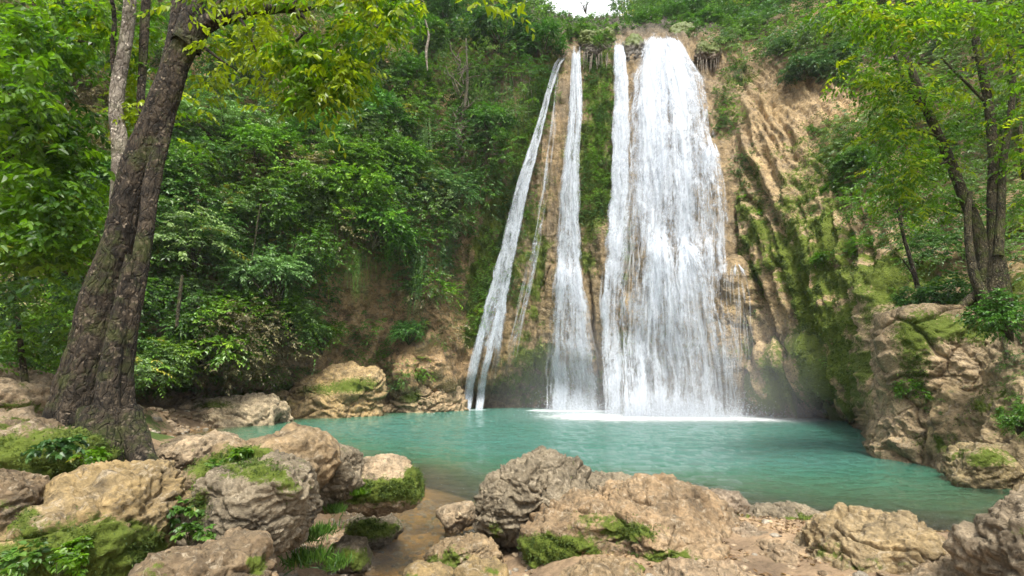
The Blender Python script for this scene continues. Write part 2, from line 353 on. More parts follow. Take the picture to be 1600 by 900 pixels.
drC = 0.50 * ridge(uC, 0.6, 3, 15) + 0.38 * ridge(uC, 1.9, 3, 16) + 0.22 * ridge(Q, 1.3, 5, 17, .6)
f1, f2 = worley(Q + 0.25 * fbm(Q, 1.2, 2, 77)[:, None], 0.75, 3)
bu = 0.6 * fbm(Q, 0.35, 3, 18) + 0.36 * ridge(Q, 0.9, 6, 19, .6) + 0.30 * np.clip(f2 - f1, 0, .5) + 0.07 * fbm(Q, 6, 4, 20) - .15
disp = gen * (1 - centre) * (1 - right) * (1 - butt) + drC * centre * (1 - right) + drR * right * (1 - butt) + bu * butt
disp += (gm(665, 570, 75, 60) + gm(540, 480, 70, 60)) * (0.9 * ridge(Q + wr, 0.45, 5, 25, .58) - .2)
disp *= 0.55 + 0.45 * sstep(0, 12, Yy)
edge_dip = 0
SC = Q + NRM.reshape(-1, 3) * disp[:, None]
tp = np.interp(cxr, [-900, 600, 700, 800, 860, 900, 1060, 1100, 1180, 1260, 2500], [-110, -110, -60, 10, 30, 36, 36, 34, 10, -60, -110])
YACT = SC[:, 1].reshape(CX.shape)
mn = YACT.copy()
for _ in range(5):
    mp_ = np.pad(mn, 1, mode='edge'); mn = np.minimum.reduce([mp_[1:-1, 1:-1], mp_[:-2, 1:-1], mp_[2:, 1:-1], mp_[1:-1, :-2], mp_[1:-1, 2:]])
YFRONT = blur(mn, 4, 4)
def samp(A, px, py):
    px = np.asarray(px, float); py = np.asarray(py, float)
    i = np.interp(px, cpx, np.arange(len(cpx))); j = np.interp(py, cpy, np.arange(len(cpy)))
    i0 = np.clip(i.astype(int), 0, len(cpx) - 2); j0 = np.clip(j.astype(int), 0, len(cpy) - 2); a = i - i0; b = j - j0
    return (A[j0, i0] * (1 - a) + A[j0, i0 + 1] * a) * (1 - b) + (A[j0 + 1, i0] * (1 - a) + A[j0 + 1, i0 + 1] * a) * b
# rock colours, with lightening painted in where foliage shades the cliff
k1 = np.clip(0.5 + 1.1 * fbm(Q, 0.35, 4, 41), 0, 1)[:, None]; k2 = np.clip(0.5 + 1.3 * fbm(Q, 0.22, 4, 42), 0, 1)[:, None]
tan, och, gry, pal = map(np.array, ((0.33, 0.235, 0.125), (0.34, 0.225, 0.075), (0.17, 0.135, 0.085), (0.43, 0.31, 0.165)))
ccol = (tan * k1 + gry * (1 - k1)) * (1 - 0.5 * k2) + och * 0.5 * k2
paleR = np.clip(right * sstep(0.25, 0.6, drR) + seg([(1120, 110), (1200, 230), (1240, 330), (1290, 430)], 30) * 0.8 + seg([(1150, 330), (1210, 470), (1290, 600)], 22) * 0.7 + seg([(1290, 320), (1420, 430)], 14) * .7, 0, 1)[:, None] * (1 - 0.3 * k2)
ccol = ccol * (1 - 0.65 * paleR) + pal * 0.65 * paleR
bt_ = butt[:, None] * 0.6; ccol = ccol * (1 - bt_) + np.array([0.44, 0.345, 0.20]) * bt_  # buttress tan, painted paler to offset the tree shade on it
orng = np.clip(0.8 * gm(545, 490, 80, 80) + 0.8 * gm(670, 575, 70, 60) + gm(560, 470, 70, 60) + 0.6 * gm(670, 580, 70, 60) + gm(450, 620, 100, 30) * .5 + gm(700, 420, 50, 120) * 0.6 + gm(1340, 230, 50, 60) * 0.7 + gm(1440, 640, 90, 80) * 0.5 + seg([(1300, 380), (1340, 560), (1370, 640)], 16) * 0.5, 0, 1)[:, None]
ccol = ccol * (1 - 0.6 * orng) + np.array([0.46, 0.29, 0.14]) * 0.6 * orng  # orange rock, painted lighter at the left foot against shade from overhanging foliage
wetz = np.clip(0.45 * centre + sstep(1.0, 0.1, SC[:, 2]), 0, 1)
moss = (0.95 * seg([(862, 110), (820, 200), (770, 350), (740, 520)], 20) + 0.85 * seg([(935, 100), (935, 330)], 24) + 0.45 * seg([(905, 230), (925, 420)], 24)
        + 0.9 * gm(1290, 400, 90, 60, 0.4) + 1.0 * seg([(1270, 400), (1290, 500), (1310, 600)], 28) + 0.9 * gm(1350, 560, 45, 90) + 0.8 * gm(1225, 585, 45, 40) + 0.6 * gm(1180, 420, 26, 160)
        + 0.75 * gm(860, 590, 80, 50) + 0.55 * gm(830, 420, 40, 120) + 0.5 * gm(1160, 140, 40, 40) + 0.6 * gm(1300, 260, 80, 60) + 0.6 * gm(1430, 440, 90, 40) + 0.5 * gm(1470, 560, 60, 60)
        + 0.7 * gm(1580, 480, 60, 40) + 0.5 * gm(1560, 650, 50, 60) + 0.5 * gm(1480, 700, 40, 20) + 0.55 * gm(350, 600, 180, 30) + 0.12 * gm(640, 560, 60, 70)
        + 0.45 * gm(980, 420, 14, 120) + 0.35 * gm(1060, 560, 100, 70) + 0.6 * gm(500, 250, 300, 200) + 0.35 * gm(1400, 610, 26, 40))
soil = (sstep(75, 50, cyr) * sstep(690, 740, cxr) * sstep(1240, 1180, cxr))[:, None]
ccol = ccol * (1 - soil) + np.array([0.06, 0.05, 0.03]) * soil
moss = np.clip(moss + 0.10, 0, 1) * np.clip(0.85 + 1.3 * fbm(Q, 0.8, 4, 47), 0.25, 1.2)
keep = (CY >= tp.reshape(CX.shape) - 4); fk = gridfaces(*CX.shape); fk = fk[keep.ravel()[fk].all(1)]
link('cliff', mkmesh('cliff', SC, fk, attrs={'col': ccol, 'moss': moss, 'wet': wetz}), M_CLIFF, kind='structure', label='tan limestone cliff with mossy tufa drapery around the falls')
def onc(px, py, out=0.0): return P(px, py, samp(YACT, px, py) - out)

# ------------------------------------------------------------------ pool water
wpx = nonuni([(-500, 0, 20), (0, 1620, 5), (1620, 2300, 20)]); wpy = np.concatenate([np.arange(636, 700, 1.0), np.arange(700, 1200, 3.0), [1300, 1500]])
WX, WY = np.meshgrid(wpx, wpy); wp = P(WX, WY, Y0(WY)).reshape(-1, 3); wp[:, 2] = 0
ch = np.concatenate([wp[:, :2], np.zeros((len(wp), 1))], 1)
wd = np.maximum(0, -ground_z(wp[:, :2], False))
dx = WX.ravel(); dy = WY.ravel()
rip = np.stack([wp[:, 0] * 0.55 + 0.3 * wp[:, 1], wp[:, 1] * 1.3 - 0.3 * wp[:, 0], 0 * wp[:, 0]], 1)
wp[:, 2] += 0.055 * ridge(rip, 1.1, 4, 55) * sstep(0.0, 0.8, wd) + 0.004
def wdist(bases):
    d = np.full(len(wp), 1e9)
    for px, py in bases:
        b = P(px, py, Y0(py)); d = np.minimum(d, np.hypot(wp[:, 0] - b[0], (wp[:, 1] - b[1]) * 1.2))
    return d
dm = wdist([(x, 652) for x in range(955, 1170, 12)]); dm2 = wdist([(x, 642) for x in range(850, 955, 12)]); dm3 = wdist([(730, 641), (748, 641)])
foam_glint = np.clip(1.1 * np.exp(-(dm / 2.2) ** 2) + 0.62 * np.exp(-(dm / 6.0) ** 2) + 0.35 * np.exp(-dm / 2.6) + 1.0 * np.exp(-(dm2 / 1.4) ** 2) + 0.7 * np.exp(-(dm3 / 1.0) ** 2) + 0.12 * np.exp(-dm2 / 3), 0, 1.2)
n = NT('pool_water'); v = n.n('TexCoord').outputs['Object']
dp = n.attr('depth', 'Fac')
big = n.noise(v, 0.22, 4, 0.6)
dpn = n.math('ADD', dp, n.math('MULTIPLY', n.math('SUBTRACT', big, 0.5), 0.7))
colr = n.n('ValToRGB', {'Fac': n.math('DIVIDE', dpn, 3.0)}); e = colr.color_ramp.elements
for _ in range(2): e.new(0.5)
for el, (pos, cc) in zip(e, ((0.0, (0.13, 0.13, 0.055)), (0.22, (0.070, 0.145, 0.070)), (0.55, (0.052, 0.178, 0.115)), (0.9, (0.064, 0.195, 0.150)))): el.position = pos; el.color = cc + (1,)
m1 = n.n('Mapping', {'Vector': v, 'Scale': (1.0, 2.4, 1), 'Rotation': (0, 0, -0.2)}).outputs[0]
w1 = n.noise(m1, 1.3, 5, 0.65, 0.6); w2 = n.noise(m1, 4.5, 6, 0.7, 0.6)
fo = n.math('ADD', n.attr('foam_glint', 'Fac'), n.math('MULTIPLY', n.math('SUBTRACT', n.noise(m1, 1.6, 8, 0.75, 0.8), 0.5), 1.6))
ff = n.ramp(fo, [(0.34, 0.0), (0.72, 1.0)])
ff = n.math('MULTIPLY', ff, n.math('MULTIPLY', n.attr('foam_glint', 'Fac'), 2.5, clamp=True))
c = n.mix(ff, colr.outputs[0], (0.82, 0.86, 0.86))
b = n.n('Bump', {'Height': n.math('ADD', w1, n.math('MULTIPLY', w2, 0.60)), 'Strength': 1.0, 'Distance': 0.38})
pw = n.n('BsdfPrincipled', {'Base Color': c, 'Roughness': n.mix(ff, (0.05, 0.05, 0.05), (0.6, 0.6, 0.6)), 'Normal': b.outputs[0], 'IOR': 1.33}); pw.inputs['Specular IOR Level'].default_value = 0.55
gl = n.n('BsdfGlossy', {'Roughness': 0.08, 'Normal': b.outputs[0]}); tr = n.n('BsdfTransparent', {'Color': (0.92, 0.90, 0.80, 1)})
clear = n.n('MixShader', {0: n.n('Fresnel', {'IOR': 1.33, 'Normal': b.outputs[0]}).outputs[0], 1: tr.outputs[0], 2: gl.outputs[0]})
opac = n.math('SUBTRACT', 1.0, n.math('POWER', 2.718, n.math('MULTIPLY', n.math('MULTIPLY', dp, dp), -2.6)))
opac = n.math('MAXIMUM', opac, ff)
foam_glint = np.clip(foam_glint + 0.20 * np.exp(-((dx - 1400) / 130.0) ** 2 - ((dy - 780) / 45.0) ** 2) + 0.10 * np.exp(-((dx - 1150) / 150.0) ** 2 - ((dy - 700) / 40.0) ** 2), 0, 1.3)  # added terms paint white sky-reflection glints onto the open pool
mat = n.done(n.n('MixShader', {0: opac, 1: clear.outputs[0], 2: pw.outputs[0]}).outputs[0])
link('water', mkmesh('water', wp, gridfaces(len(wpy), len(wpx)), attrs={'depth': wd, 'foam_glint': foam_glint}), mat, kind='structure', label='turquoise plunge pool water, foamy under the falls, with glints painted at right front')

# ------------------------------------------------------------------ waterfalls
def fall_mat(name):
    n = NT(name); uv = n.n('UVMap').outputs[0]
    m = lambda a, b_: n.n('Mapping', {'Vector': uv, 'Scale': (a, b_, 1)}).outputs[0]
    n1 = n.noise(m(0.9, 0.05), 1.0, 4, 0.6, 0.4); n2 = n.noise(m(2.9, 0.20), 1.0, 5, 0.62, 0.8); n3 = n.noise(m(9, 3.5), 1.0, 5, 0.75, 0.3); n4 = n.noise(m(.8, .40), 1.0, 6, 0.72, 1.2)
    h = n.math('ADD', n.math('MULTIPLY', n1, 0.34), n.math('ADD', n.math('MULTIPLY', n2, 0.26), n.math('ADD', n.math('MULTIPLY', n3, 0.16), n.math('MULTIPLY', n4, 0.24))))
    d = n.math('SUBTRACT', n.attr('dens', 'Fac'), n.math('MULTIPLY', n.math('SUBTRACT', 1.0, n.attr('edge', 'Fac')), 1.1))
    al = n.math('ADD', n.math('MULTIPLY', n.math('SUBTRACT', h, 0.5), 5.6), n.math('SUBTRACT', d, 0.10))
    al = n.ramp(al, [(0.22, 0.0), (0.42, 0.28), (0.62, 0.72), (0.95, 0.97)])
    al = n.math('MULTIPLY', al, n.ramp(n.attr('edge', 'Fac'), [(0.0, 0.0), (0.3, 1.0)]))
    b = n.n('Bump', {'Height': h, 'Strength': 0.7, 'Distance': 0.5})
    p = n.n('BsdfPrincipled', {'Base Color': (0.60, 0.645, 0.70, 1), 'Roughness': 0.6, 'Normal': b.outputs[0]}); p.inputs['Specular IOR Level'].default_value = 0.2
    t = n.n('BsdfTranslucent', {'Color': (0.60, 0.645, 0.71, 1), 'Normal': b.outputs[0]})
    s_ = n.n('MixShader', {0: 0.40, 1: p.outputs[0], 2: t.outputs[0]})
    return n.done(n.n('MixShader', {0: al, 1: n.n('BsdfTransparent').outputs[0], 2: s_.outputs[0]}).outputs[0])
M_FALL = fall_mat('falling_water')
def strand_mat():
    n = NT('water_strands'); d = n.attr('dens', 'Fac')
    p = n.n('BsdfDiffuse', {'Color': (0.74, 0.78, 0.82, 1)}); t = n.n('BsdfTranslucent', {'Color': (0.74, 0.78, 0.82, 1)})
    s_ = n.n('MixShader', {0: 0.4, 1: p.outputs[0], 2: t.outputs[0]})
    return n.done(n.n('MixShader', {0: d, 1: n.n('BsdfTransparent').outputs[0], 2: s_.outputs[0]}).outputs[0])
M_STR = strand_mat()
class Cascade:
    def __init__(s, rows, out=0.25, bow=0.0):
        r = np.array(rows, float); s.y, s.l, s.r = r[:, 0], r[:, 1], r[:, 2]; s.out, s.bow = out, bow; s.y0, s.y1 = s.y[0], s.y[-1]
        s.d = r[:, 3] if r.shape[1] > 3 else np.full(len(r), 0.6)
    def at(s, sf, t, extra=0.0):
        sf = (sf - 0.5) * (1.10 + 0.26 * np.clip(np.asarray(t) * 1.3, 0, 1)) + 0.5
        py = s.y0 + (s.y1 - s.y0) * t; sm = lambda a: np.interp(py, s.y, a)
        l, r = sm(s.l), sm(s.r); jw = np.minimum(r - l, 40) * .16; q1 = np.stack([py * .022, 0 * py + s.l[0], 0 * py], 1)
        l = l + jw * fbm(q1, 1.0, 4, 7); r = r + jw * fbm(q1 + 40, 1.0, 4, 8); px = l + (r - l) * sf
        prof = 1 - (2 * sf - 1) ** 2
        Y = samp(YFRONT, px, py) - s.out * (0.4 + 0.6 * sstep(0, 0.15, t)) - s.bow * prof - extra
        if s.y1 > 620: Yb = Y0(np.full_like(py, s.y1)); k = sstep(0.75, 1.0, t); Y = Y * (1 - k) + np.minimum(Y, Yb) * k
        return P(px, py, Y), sm(s.d), px, py
def sheet(c, ns=None, nt=None, seed=0, extra=0.0, edge=0.15, dadd=0.0, rim=0.0):
    wm = np.max(c.r - c.l); ns = ns or int(max(10, wm / 2)); nt = nt or int((c.y1 - c.y0) / 2.5)
    S, T = np.meshgrid(np.linspace(0, 1, ns), np.linspace(0, 1, nt)); S_, T_ = S.ravel(), T.ravel()
    base, d, px, py = c.at(S_, T_, extra)
    dist = base[:, 0]
    nz = np.stack([base[:, 0] * 1.6 + seed * 9, T_ * 2, T_ * 0 + seed], 1)
    b2, *_ = c.at(S_, T_, extra + 0.16 * ridge(nz, 1.0, 3, seed + 3) + 0.10 * fbm(base * np.array([3, 1, .5]), 1.0, 3, seed))
    e = sstep(0, edge, S_) * sstep(1, 1 - edge, S_) * sstep(0, 0.03, T_ + 0.02 * np.sin(S_ * 23 + seed) * (c.y1 - c.y0 < 300))
    if c.y1 < 630: e = e * sstep(1.0, 0.82, T_)
    wmid = np.interp(c.y0 + (c.y1 - c.y0) * T_, c.y, c.r - c.l) / F * 39
    u = (S_ - 0.5) * np.maximum(wmid, 0.6 * wmid.max()) + seed * 17.3
    z = base[:, 2]
    if rim: d = d + rim * np.exp(-((np.abs(2 * S_ - 1) - 0.72) / 0.13) ** 2) * sstep(1.0, 0.3, T_) + rim * sstep(0.12, 0.0, T_) - 0.10
    return b2, gridfaces(nt, ns), {'dens': d + dadd, 'edge': e}, np.stack([u, z], 1)
def strands(c, N, seed, L=(1.5, 6), W=(0.015, 0.05), out=(0.0, 0.45), al=(0.3, 0.95), sdist_=None, nseg=8):
    r = np.random.RandomState(seed); tot = (c.y1 - c.y0) / F * 40
    sf = r.uniform(0.16, 0.84, N) if sdist_ is None else sdist_(r, N)
    ln = r.uniform(*L, N) / tot; t0 = r.uniform(-0.05, 1.0, N); k = np.linspace(0, 1, nseg + 1)[None, :]
    T = np.clip(t0[:, None] + ln[:, None] * k, 0, 1)
    S = sf[:, None] + 0.012 * np.sin(k * 3 + r.uniform(0, 6, N)[:, None]) 
    ex = r.uniform(*out, N)[:, None] * np.ones_like(k)
    A, d, _, _ = c.at(np.clip(S, 0, 1).ravel(), T.ravel(), ex.ravel())
    A = A.reshape(N, nseg + 1, 3); wv = (r.uniform(*W, N)[:, None] * np.sin(np.pi * np.clip(k, 0.03, 0.97)) ** 0.6)
    Lv = A.copy(); Lv[..., 0] -= wv; Rv = A.copy(); Rv[..., 0] += wv
    V = np.stack([Lv, Rv], 2).reshape(-1, 3)
    al_ = (r.uniform(*al, N)[:, None] * np.sin(np.pi * np.clip(k, 0.05, 0.95)) ** 0.5)
    if c.y1 < 630: al_ = al_ * sstep(1.0, 0.85, T)
    i = (np.arange(N)[:, None] * (nseg + 1) + np.arange(nseg)[None, :]).ravel() * 2
    return V, np.stack([i, i + 1, i + 3, i + 2], 1), np.repeat(al_.ravel(), 2)
def waterfall(name, label, specs):
    """specs: (part name or None, Cascade, layers, n_strands, kw)"""
    root = None
    for k, (pn, c, layers, nst, kw) in enumerate(specs):
        VV, FF, A1, A2, UU, o = [], [], [], [], [], 0
        for j in range(layers):
            V_, F_, a, u = sheet(c, seed=k * 5 + j + 1, extra=j * 0.22, dadd=-0.06 * j, edge=kw.get('edge', 0.32), rim=0.34 if pn == 'bell_cascade' else 0.0)
            VV.append(V_); FF.append(F_ + o); A1.append(a['dens']); A2.append(a['edge']); UU.append(u); o += len(V_)
        V_ = np.concatenate(VV); org = V_[np.argmin(V_[:, 2])].copy(); org[2] = 0 if k == 0 else org[2]
        if k == 0: O0 = org
        me = mkmesh(pn or name, V_ - O0, np.concatenate(FF), attrs={'dens': np.concatenate(A1), 'edge': np.concatenate(A2)}, uv=np.concatenate(UU))
        if root is None: root = link(name, me, M_FALL, loc=O0, label=label, category='waterfall', group='cascades falling down the cliff into the pool')
        else: link(pn, me, M_FALL, parent=root)
        if nst:
            V_, F_, al = strands(c, nst, 100 + k, **{a: b for a, b in kw.items() if a != 'edge'})
            link('water_strands', mkmesh('water_strands', V_ - O0, F_, attrs={'dens': al}), M_STR, parent=root)
    return root
TH = {'W': (0.02, 0.07), 'al': (.08, .32)}
waterfall('waterfall', 'widest white waterfall pouring from the notch in the cliff top, with bell shaped lower cascades', [
    (None, Cascade([(50, 1004, 1064, .95), (75, 998, 1078, .98), (120, 982, 1100, .86), (200, 970, 1118, .76), (300, 955, 1136, .62), (400, 942, 1146, .48), (500, 936, 1154, .40), (600, 936, 1168, .40), (652, 936, 1172, .58)], 0.35, 0.3), 3, 260, TH),
    ('upper_veil', Cascade([(62, 1050, 1064, .6), (120, 1066, 1104, .48), (200, 1076, 1126, .46), (300, 1088, 1140, .5)], 0.35, 0.2), 2, 0, TH),
    ('central_surge', Cascade([(56, 1008, 1050, .8), (120, 996, 1056, .8), (220, 984, 1058, .7), (320, 978, 1060, .56), (430, 972, 1050, .40), (560, 960, 1050, .28), (650, 955, 1050, .40)], 0.55, 0.3), 1, 60, TH),
    ('side_cascade', Cascade([(60, 957, 977, .95), (120, 957, 984, .8), (200, 954, 987, .75), (300, 950, 990, .65), (350, 944, 988, .6), (450, 934, 980, .48), (550, 938, 976, .45), (648, 940, 975, .5)], 0.3, 0.1), 3, 120, TH),
    ('bell_cascade', Cascade([(370, 1022, 1040, .85), (382, 1012, 1050, .8), (420, 1000, 1064, .66), (480, 986, 1078, .58), (560, 970, 1094, .52), (652, 960, 1114, .66)], 0.55, 0.4), 2, 120, TH),
    ('bell_cascade', Cascade([(376, 1062, 1076, .85), (388, 1058, 1096, .74), (430, 1060, 1120, .54), (500, 1066, 1141, .46), (580, 1076, 1153, .44), (652, 1082, 1162, .56)], 0.5, 0.4), 2, 90, TH),
    ('bell_cascade', Cascade([(224, 1104, 1118, .85), (238, 1096, 1126, .7), (290, 1088, 1136, .56), (350, 1084, 1142, .52), (470, 1080, 1146, .48)], 0.5, 0.3), 2, 40, TH),
    ('bell_cascade', Cascade([(412, 1144, 1158, .70), (422, 1137, 1167, .52), (460, 1132, 1176, .36), (540, 1132, 1180, .30), (652, 1134, 1172, .34)], 0.35, 0.3), 1, 40, TH)])
waterfall('waterfall', 'middle waterfall fanning into a bell below a ledge, left of the widest fall', [
    (None, Cascade([(72, 893, 908, .95), (120, 889, 911, .85), (180, 887, 912, .78), (230, 879, 909, .74), (300, 871, 909, .70), (380, 867, 909, .66), (430, 862, 912, .62), (500, 857, 926, .52), (560, 852, 938, .48), (642, 846, 952, .58)], 0.3, 0.3), 3, 120, TH),
    ('bell_cascade', Cascade([(412, 876, 898, .8), (424, 868, 906, .8), (450, 862, 916, .66), (500, 858, 927, .52), (560, 853, 938, .46), (642, 847, 952, .50)], 0.45, 0.3), 1, 60, TH)])
waterfall('waterfall', 'thin leftmost waterfall sliding down the mossy slope and splitting in two at its foot', [
    (None, Cascade([(80, 880, 893, .6), (100, 864, 878, .62), (150, 850, 861, .75), (200, 836, 850, .8), (300, 803, 825, .78), (400, 778, 805, .68), (480, 757, 790, .62), (560, 738, 782, .50), (610, 731, 772, .42)], 0.25, 0.05), 3, 80, dict(TH, edge=.2)),
    ('left_foot', Cascade([(470, 756, 772, .6), (540, 738, 756, .8), (600, 727, 742, .75), (641, 723, 737, .75)], 0.3, 0.0), 2, 40, TH),
    ('right_foot', Cascade([(480, 774, 788, .6), (540, 760, 774, .75), (600, 747, 760, .75), (641, 742, 755, .75)], 0.3, 0.0), 2, 40, TH)])
waterfall('waterfall', 'faint thread of water running between the thin left fall and the middle fall', [
    (None, Cascade([(110, 868, 876, .5), (200, 860, 870, .45), (300, 846, 858, .42), (400, 826, 842, .42), (500, 802, 820, .45), (600, 776, 800, .4)], 0.2, 0.0), 1, 40, dict(TH, edge=.3))])

# ------------------------------------------------------------------ rocks
def ico(sub):
    import bmesh
    bm = bmesh.new(); bmesh.ops.create_icosphere(bm, subdivisions=sub, radius=1.0)
    V_ = np.array([v.co[:] for v in bm.verts]); F_ = np.array([[v.index for v in f.verts] for f in bm.faces]); bm.free(); return V_, F_
ICO = {}
TAN, OCH, GRY, PAL, BRN = (0.25, 0.175, 0.092), (0.27, 0.19, 0.082), (0.185, 0.15, 0.098), (0.33, 0.245, 0.15), (0.16, 0.11, 0.06)
def blades(V_, Nn, msk, N, r, ln, colr, name='moss'):
    w_ = np.clip(msk, 0, 1) ** 2; 
    if w_.sum() <= 0: return None
    idx = r.choice(len(V_), N, p=w_ / w_.sum())
    pos = V_[idx] + r.normal(0, 0.012, (N, 3)); d = nrm(Nn[idx] + r.normal(0, 0.55, (N, 3)) + np.array([0, 0, -0.25]))
    return leafmesh(name, pos, d, nrm(r.normal(size=(N, 3))), r.uniform(0.6, 1.4, N) * ln, 0.16, 0.0, colr[0] + (colr[1] - colr[0]) * r.uniform(0, 1, (N, 1)))
def leafgeo(pos, d, nv, ln, wr=0.28, fold=0.15, near=False):
    d = nrm(d); sd_ = nrm(np.cross(d, nv)); nv = np.cross(sd_, d); L = ln[:, None]; wv = wr * L
    if near:
        m1 = pos + d * L * 0.28; m2 = pos + d * L * 0.66 - nv * L * 0.05; tip = pos + d * L - nv * L * 0.16
        V_ = np.stack([pos, m1 + sd_ * wv + nv * fold * L, m2 + sd_ * wv * 0.75 + nv * fold * L * 0.6, tip, m2 - sd_ * wv * 0.75 + nv * fold * L * 0.6, m1 - sd_ * wv + nv * fold * L], 1)
        i = np.arange(len(pos))[:, None] * 6
        F_ = np.concatenate([i + np.array([[0, 1, 2, 3]]), i + np.array([[0, 3, 4, 5]])], 0)
    else:
        m = pos + d * L * 0.42; tip = pos + d * L - nv * L * 0.10
        V_ = np.stack([pos, m + sd_ * wv + nv * fold * L, tip, m - sd_ * wv + nv * fold * L], 1)
        F_ = np.arange(len(pos))[:, None] * 4 + np.array([[0, 1, 2, 3]])
    return V_.reshape(-1, 3), F_
def leafmesh(name, pos, d, nv, ln, wr, fold, col, near=False):
    V_, F_ = leafgeo(pos, d, nv, ln, wr, fold, near)
    return mkmesh(name, V_, F_, smooth=False, fattrs={'lcol': np.concatenate([col, col]) if near else col})
def vnorm(V_, F_):
    n_ = np.zeros_like(V_); a = V_[F_[:, 0]]; fn = np.cross(V_[F_[:, 1]] - a, V_[F_[:, 2]] - a)
    for k in range(F_.shape[1]): np.add.at(n_, F_[:, k], fn)
    return nrm(n_)
def boulder(label, poly, Yc, T, col=TAN, sub=6, seed=1, moss=(), rough=1.0, name='boulder', nbl=0, group=None, box=0.8, wet=0.0, cat='boulder'):
    if sub not in ICO: ICO[sub] = ico(sub)
    D, F_ = ICO[sub]; pl = np.array(poly, float); cen = (pl.min(0) + pl.max(0)) / 2; C = P(cen[0], cen[1], Yc)
    W = np.array([P(a, b, Yc) - C for a, b in pl]); th = np.arctan2(W[:, 2], W[:, 0]); rr = np.hypot(W[:, 0], W[:, 2])
    o = np.argsort(th); th, rr = th[o], rr[o]; th = np.concatenate([th - 2 * np.pi, th, th + 2 * np.pi]); rr = np.concatenate([rr] * 3)
    tt = np.linspace(-np.pi, np.pi, 361); tab = np.interp(tt, th, rr); kk = np.exp(-np.arange(-12, 13) ** 2 / 40.0); kk /= kk.sum()
    tab = np.convolve(np.concatenate([tab[-13:-1], tab, tab[1:13]]), kk, 'valid')
    dd = np.sign(D) * np.abs(D) ** box; dd = nrm(dd); R = np.interp(np.arctan2(D[:, 2], D[:, 0]), tt, tab)
    Df = D.copy(); rf = np.random.RandomState(seed * 7 + 1)
    for nk in nrm(rf.normal(size=(26, 3)) * [1, 1, 1.2]):
        ov = Df @ nk - rf.uniform(.62, .86); Df = Df - np.maximum(0, ov)[:, None] * nk * .95
    sc_f = np.linalg.norm(Df, axis=1) * 1.13
    V_ = np.stack([D[:, 0] * R, D[:, 1] * T, D[:, 2] * R], 1) * sc_f[:, None] * (np.linalg.norm(np.sign(D) * np.abs(D) ** 1.0, axis=1) / (np.sum(np.abs(D) ** 2.6, axis=1) ** (1 / 2.6)))[:, None] * 0.97
    size = float(R.mean()); q_ = V_ / size + seed * 11.3
    N0 = vnorm(V_, F_)
    f1, f2 = worley(q_ + 0.2 * fbm(q_, 1.5, 2, seed)[:, None], 1.9, seed); g1, g2 = worley(q_ + 0.10 * fbm(q_, 4, 2, seed + 2)[:, None], 6.5, seed + 1)
    q2 = q_ * np.array([1, 1, 2.2])
    qw = q_ + 0.22 * np.stack([fbm(q_, 2.0, 3, seed + 40), fbm(q_, 2.0, 3, seed + 41), fbm(q_, 2.0, 3, seed + 42)], 1)
    tilt = np.array([rf.uniform(-.5, .5), rf.uniform(-.3, .3), 1.0]); st_ = (qw @ tilt) * 5.0; saw = st_ - np.floor(st_); terr = np.minimum(saw * 1.3, (1 - saw) * 5)
    w1_, w2_ = worley(qw * [1, 1, 1.5], 1.3, seed + 60); x1_, x2_ = worley(qw * [1, 1, 1.8] + 3, 3.4, seed + 61); mask = np.clip(.5 + 2.2 * fbm(q_, 1.4, 2, seed + 62), 0, 1)
    dsp = 0.09 * fbm(q_, 1.3, 3, seed) + 0.12 * np.clip(f2 - f1, 0, 0.30) + (0.03 + .05 * mask) * ridge(qw * [1, 1, 1.8], 2.4, 5, seed + 3, .55) + 0.04 * np.clip(g2 - g1, 0, 0.4) * mask + 0.05 * terr * (fbm(q_, 1.2, 2, seed + 50) > -.1) + (.01 + 0.03 * mask) * ridge(qw, 9, 4, seed + 4) + 0.012 * fbm(q_, 26, 3, seed + 6) - 0.05
    dsp = dsp - 0.10 * np.exp(-(w2_ - w1_) / .035) - 0.045 * np.exp(-(x2_ - x1_) / .05) * mask
    pits = np.clip(0.42 - worley(q_, 9, seed + 8)[0], 0, 0.4) * (fbm(q_, 1.6, 2, seed + 9) > -0.05)
    dsp = dsp - 0.10 * pits
    V_ = V_ + N0 * (dsp * size * rough)[:, None]
    Wp = V_ + C; vx, vy = proj(Wp); N1 = vnorm(V_, F_)
    m = np.zeros(len(V_))
    for (mx, my, mr, *rest) in moss:
        ry = rest[0] if rest else mr; m += np.exp(-(((vx - mx) / mr / 1.35) ** 2 + ((vy - my) / ry / 1.35) ** 2) ** 1.3) * (rest[1] if len(rest) > 1 else 1.0)
    k = np.clip(0.5 + 1.2 * fbm(q_, 1.3, 4, seed + 12), 0, 1)[:, None]; k2 = np.clip(0.5 + 1.4 * fbm(q_, 2.2, 4, seed + 15), 0, 1)[:, None]
    c_ = np.array(col); cc = c_ * (0.80 + 0.4 * k) * (1 - 0.35 * k2) + np.array(GRY) * 0.35 * k2 * (0.7 + 0.6 * k)
    me = mkmesh(name, V_, F_, attrs={'col': cc, 'moss': np.clip(m + 0.16 + 0.42 * fbm(q_, 1.7, 3, seed + 70), 0, 1) * 0.85, 'wet': np.clip(wet + sstep(0.22, 0.04, Wp[:, 2]) * (Yc < 12), 0, 1)})
    ob = link(name, me, M_ROCK, loc=C, label=label, category=cat)
    if group: ob['group'] = group
    if nbl:
        r = np.random.RandomState(seed); mk = np.clip(m * (0.8 + 1.8 * fbm(q_, 3, 3, seed + 20)) - 0.15, 0, 1)
        vis = (N1[:, 1] < 0.5)
        mb = blades(V_, N1, mk * vis, int(nbl * 1.5), r, 0.026 * (Yc / 6), np.array([(0.025, 0.05, 0.005), (0.09, 0.135, 0.013)]))
        if mb: link('moss', mb, M_MOSSB, parent=ob)
    return ob
G1 = 'boulders heaped on the near bank'; G2 = 'rocks standing in the shallow outflow'; G3 = 'pale stones along the far left shore'
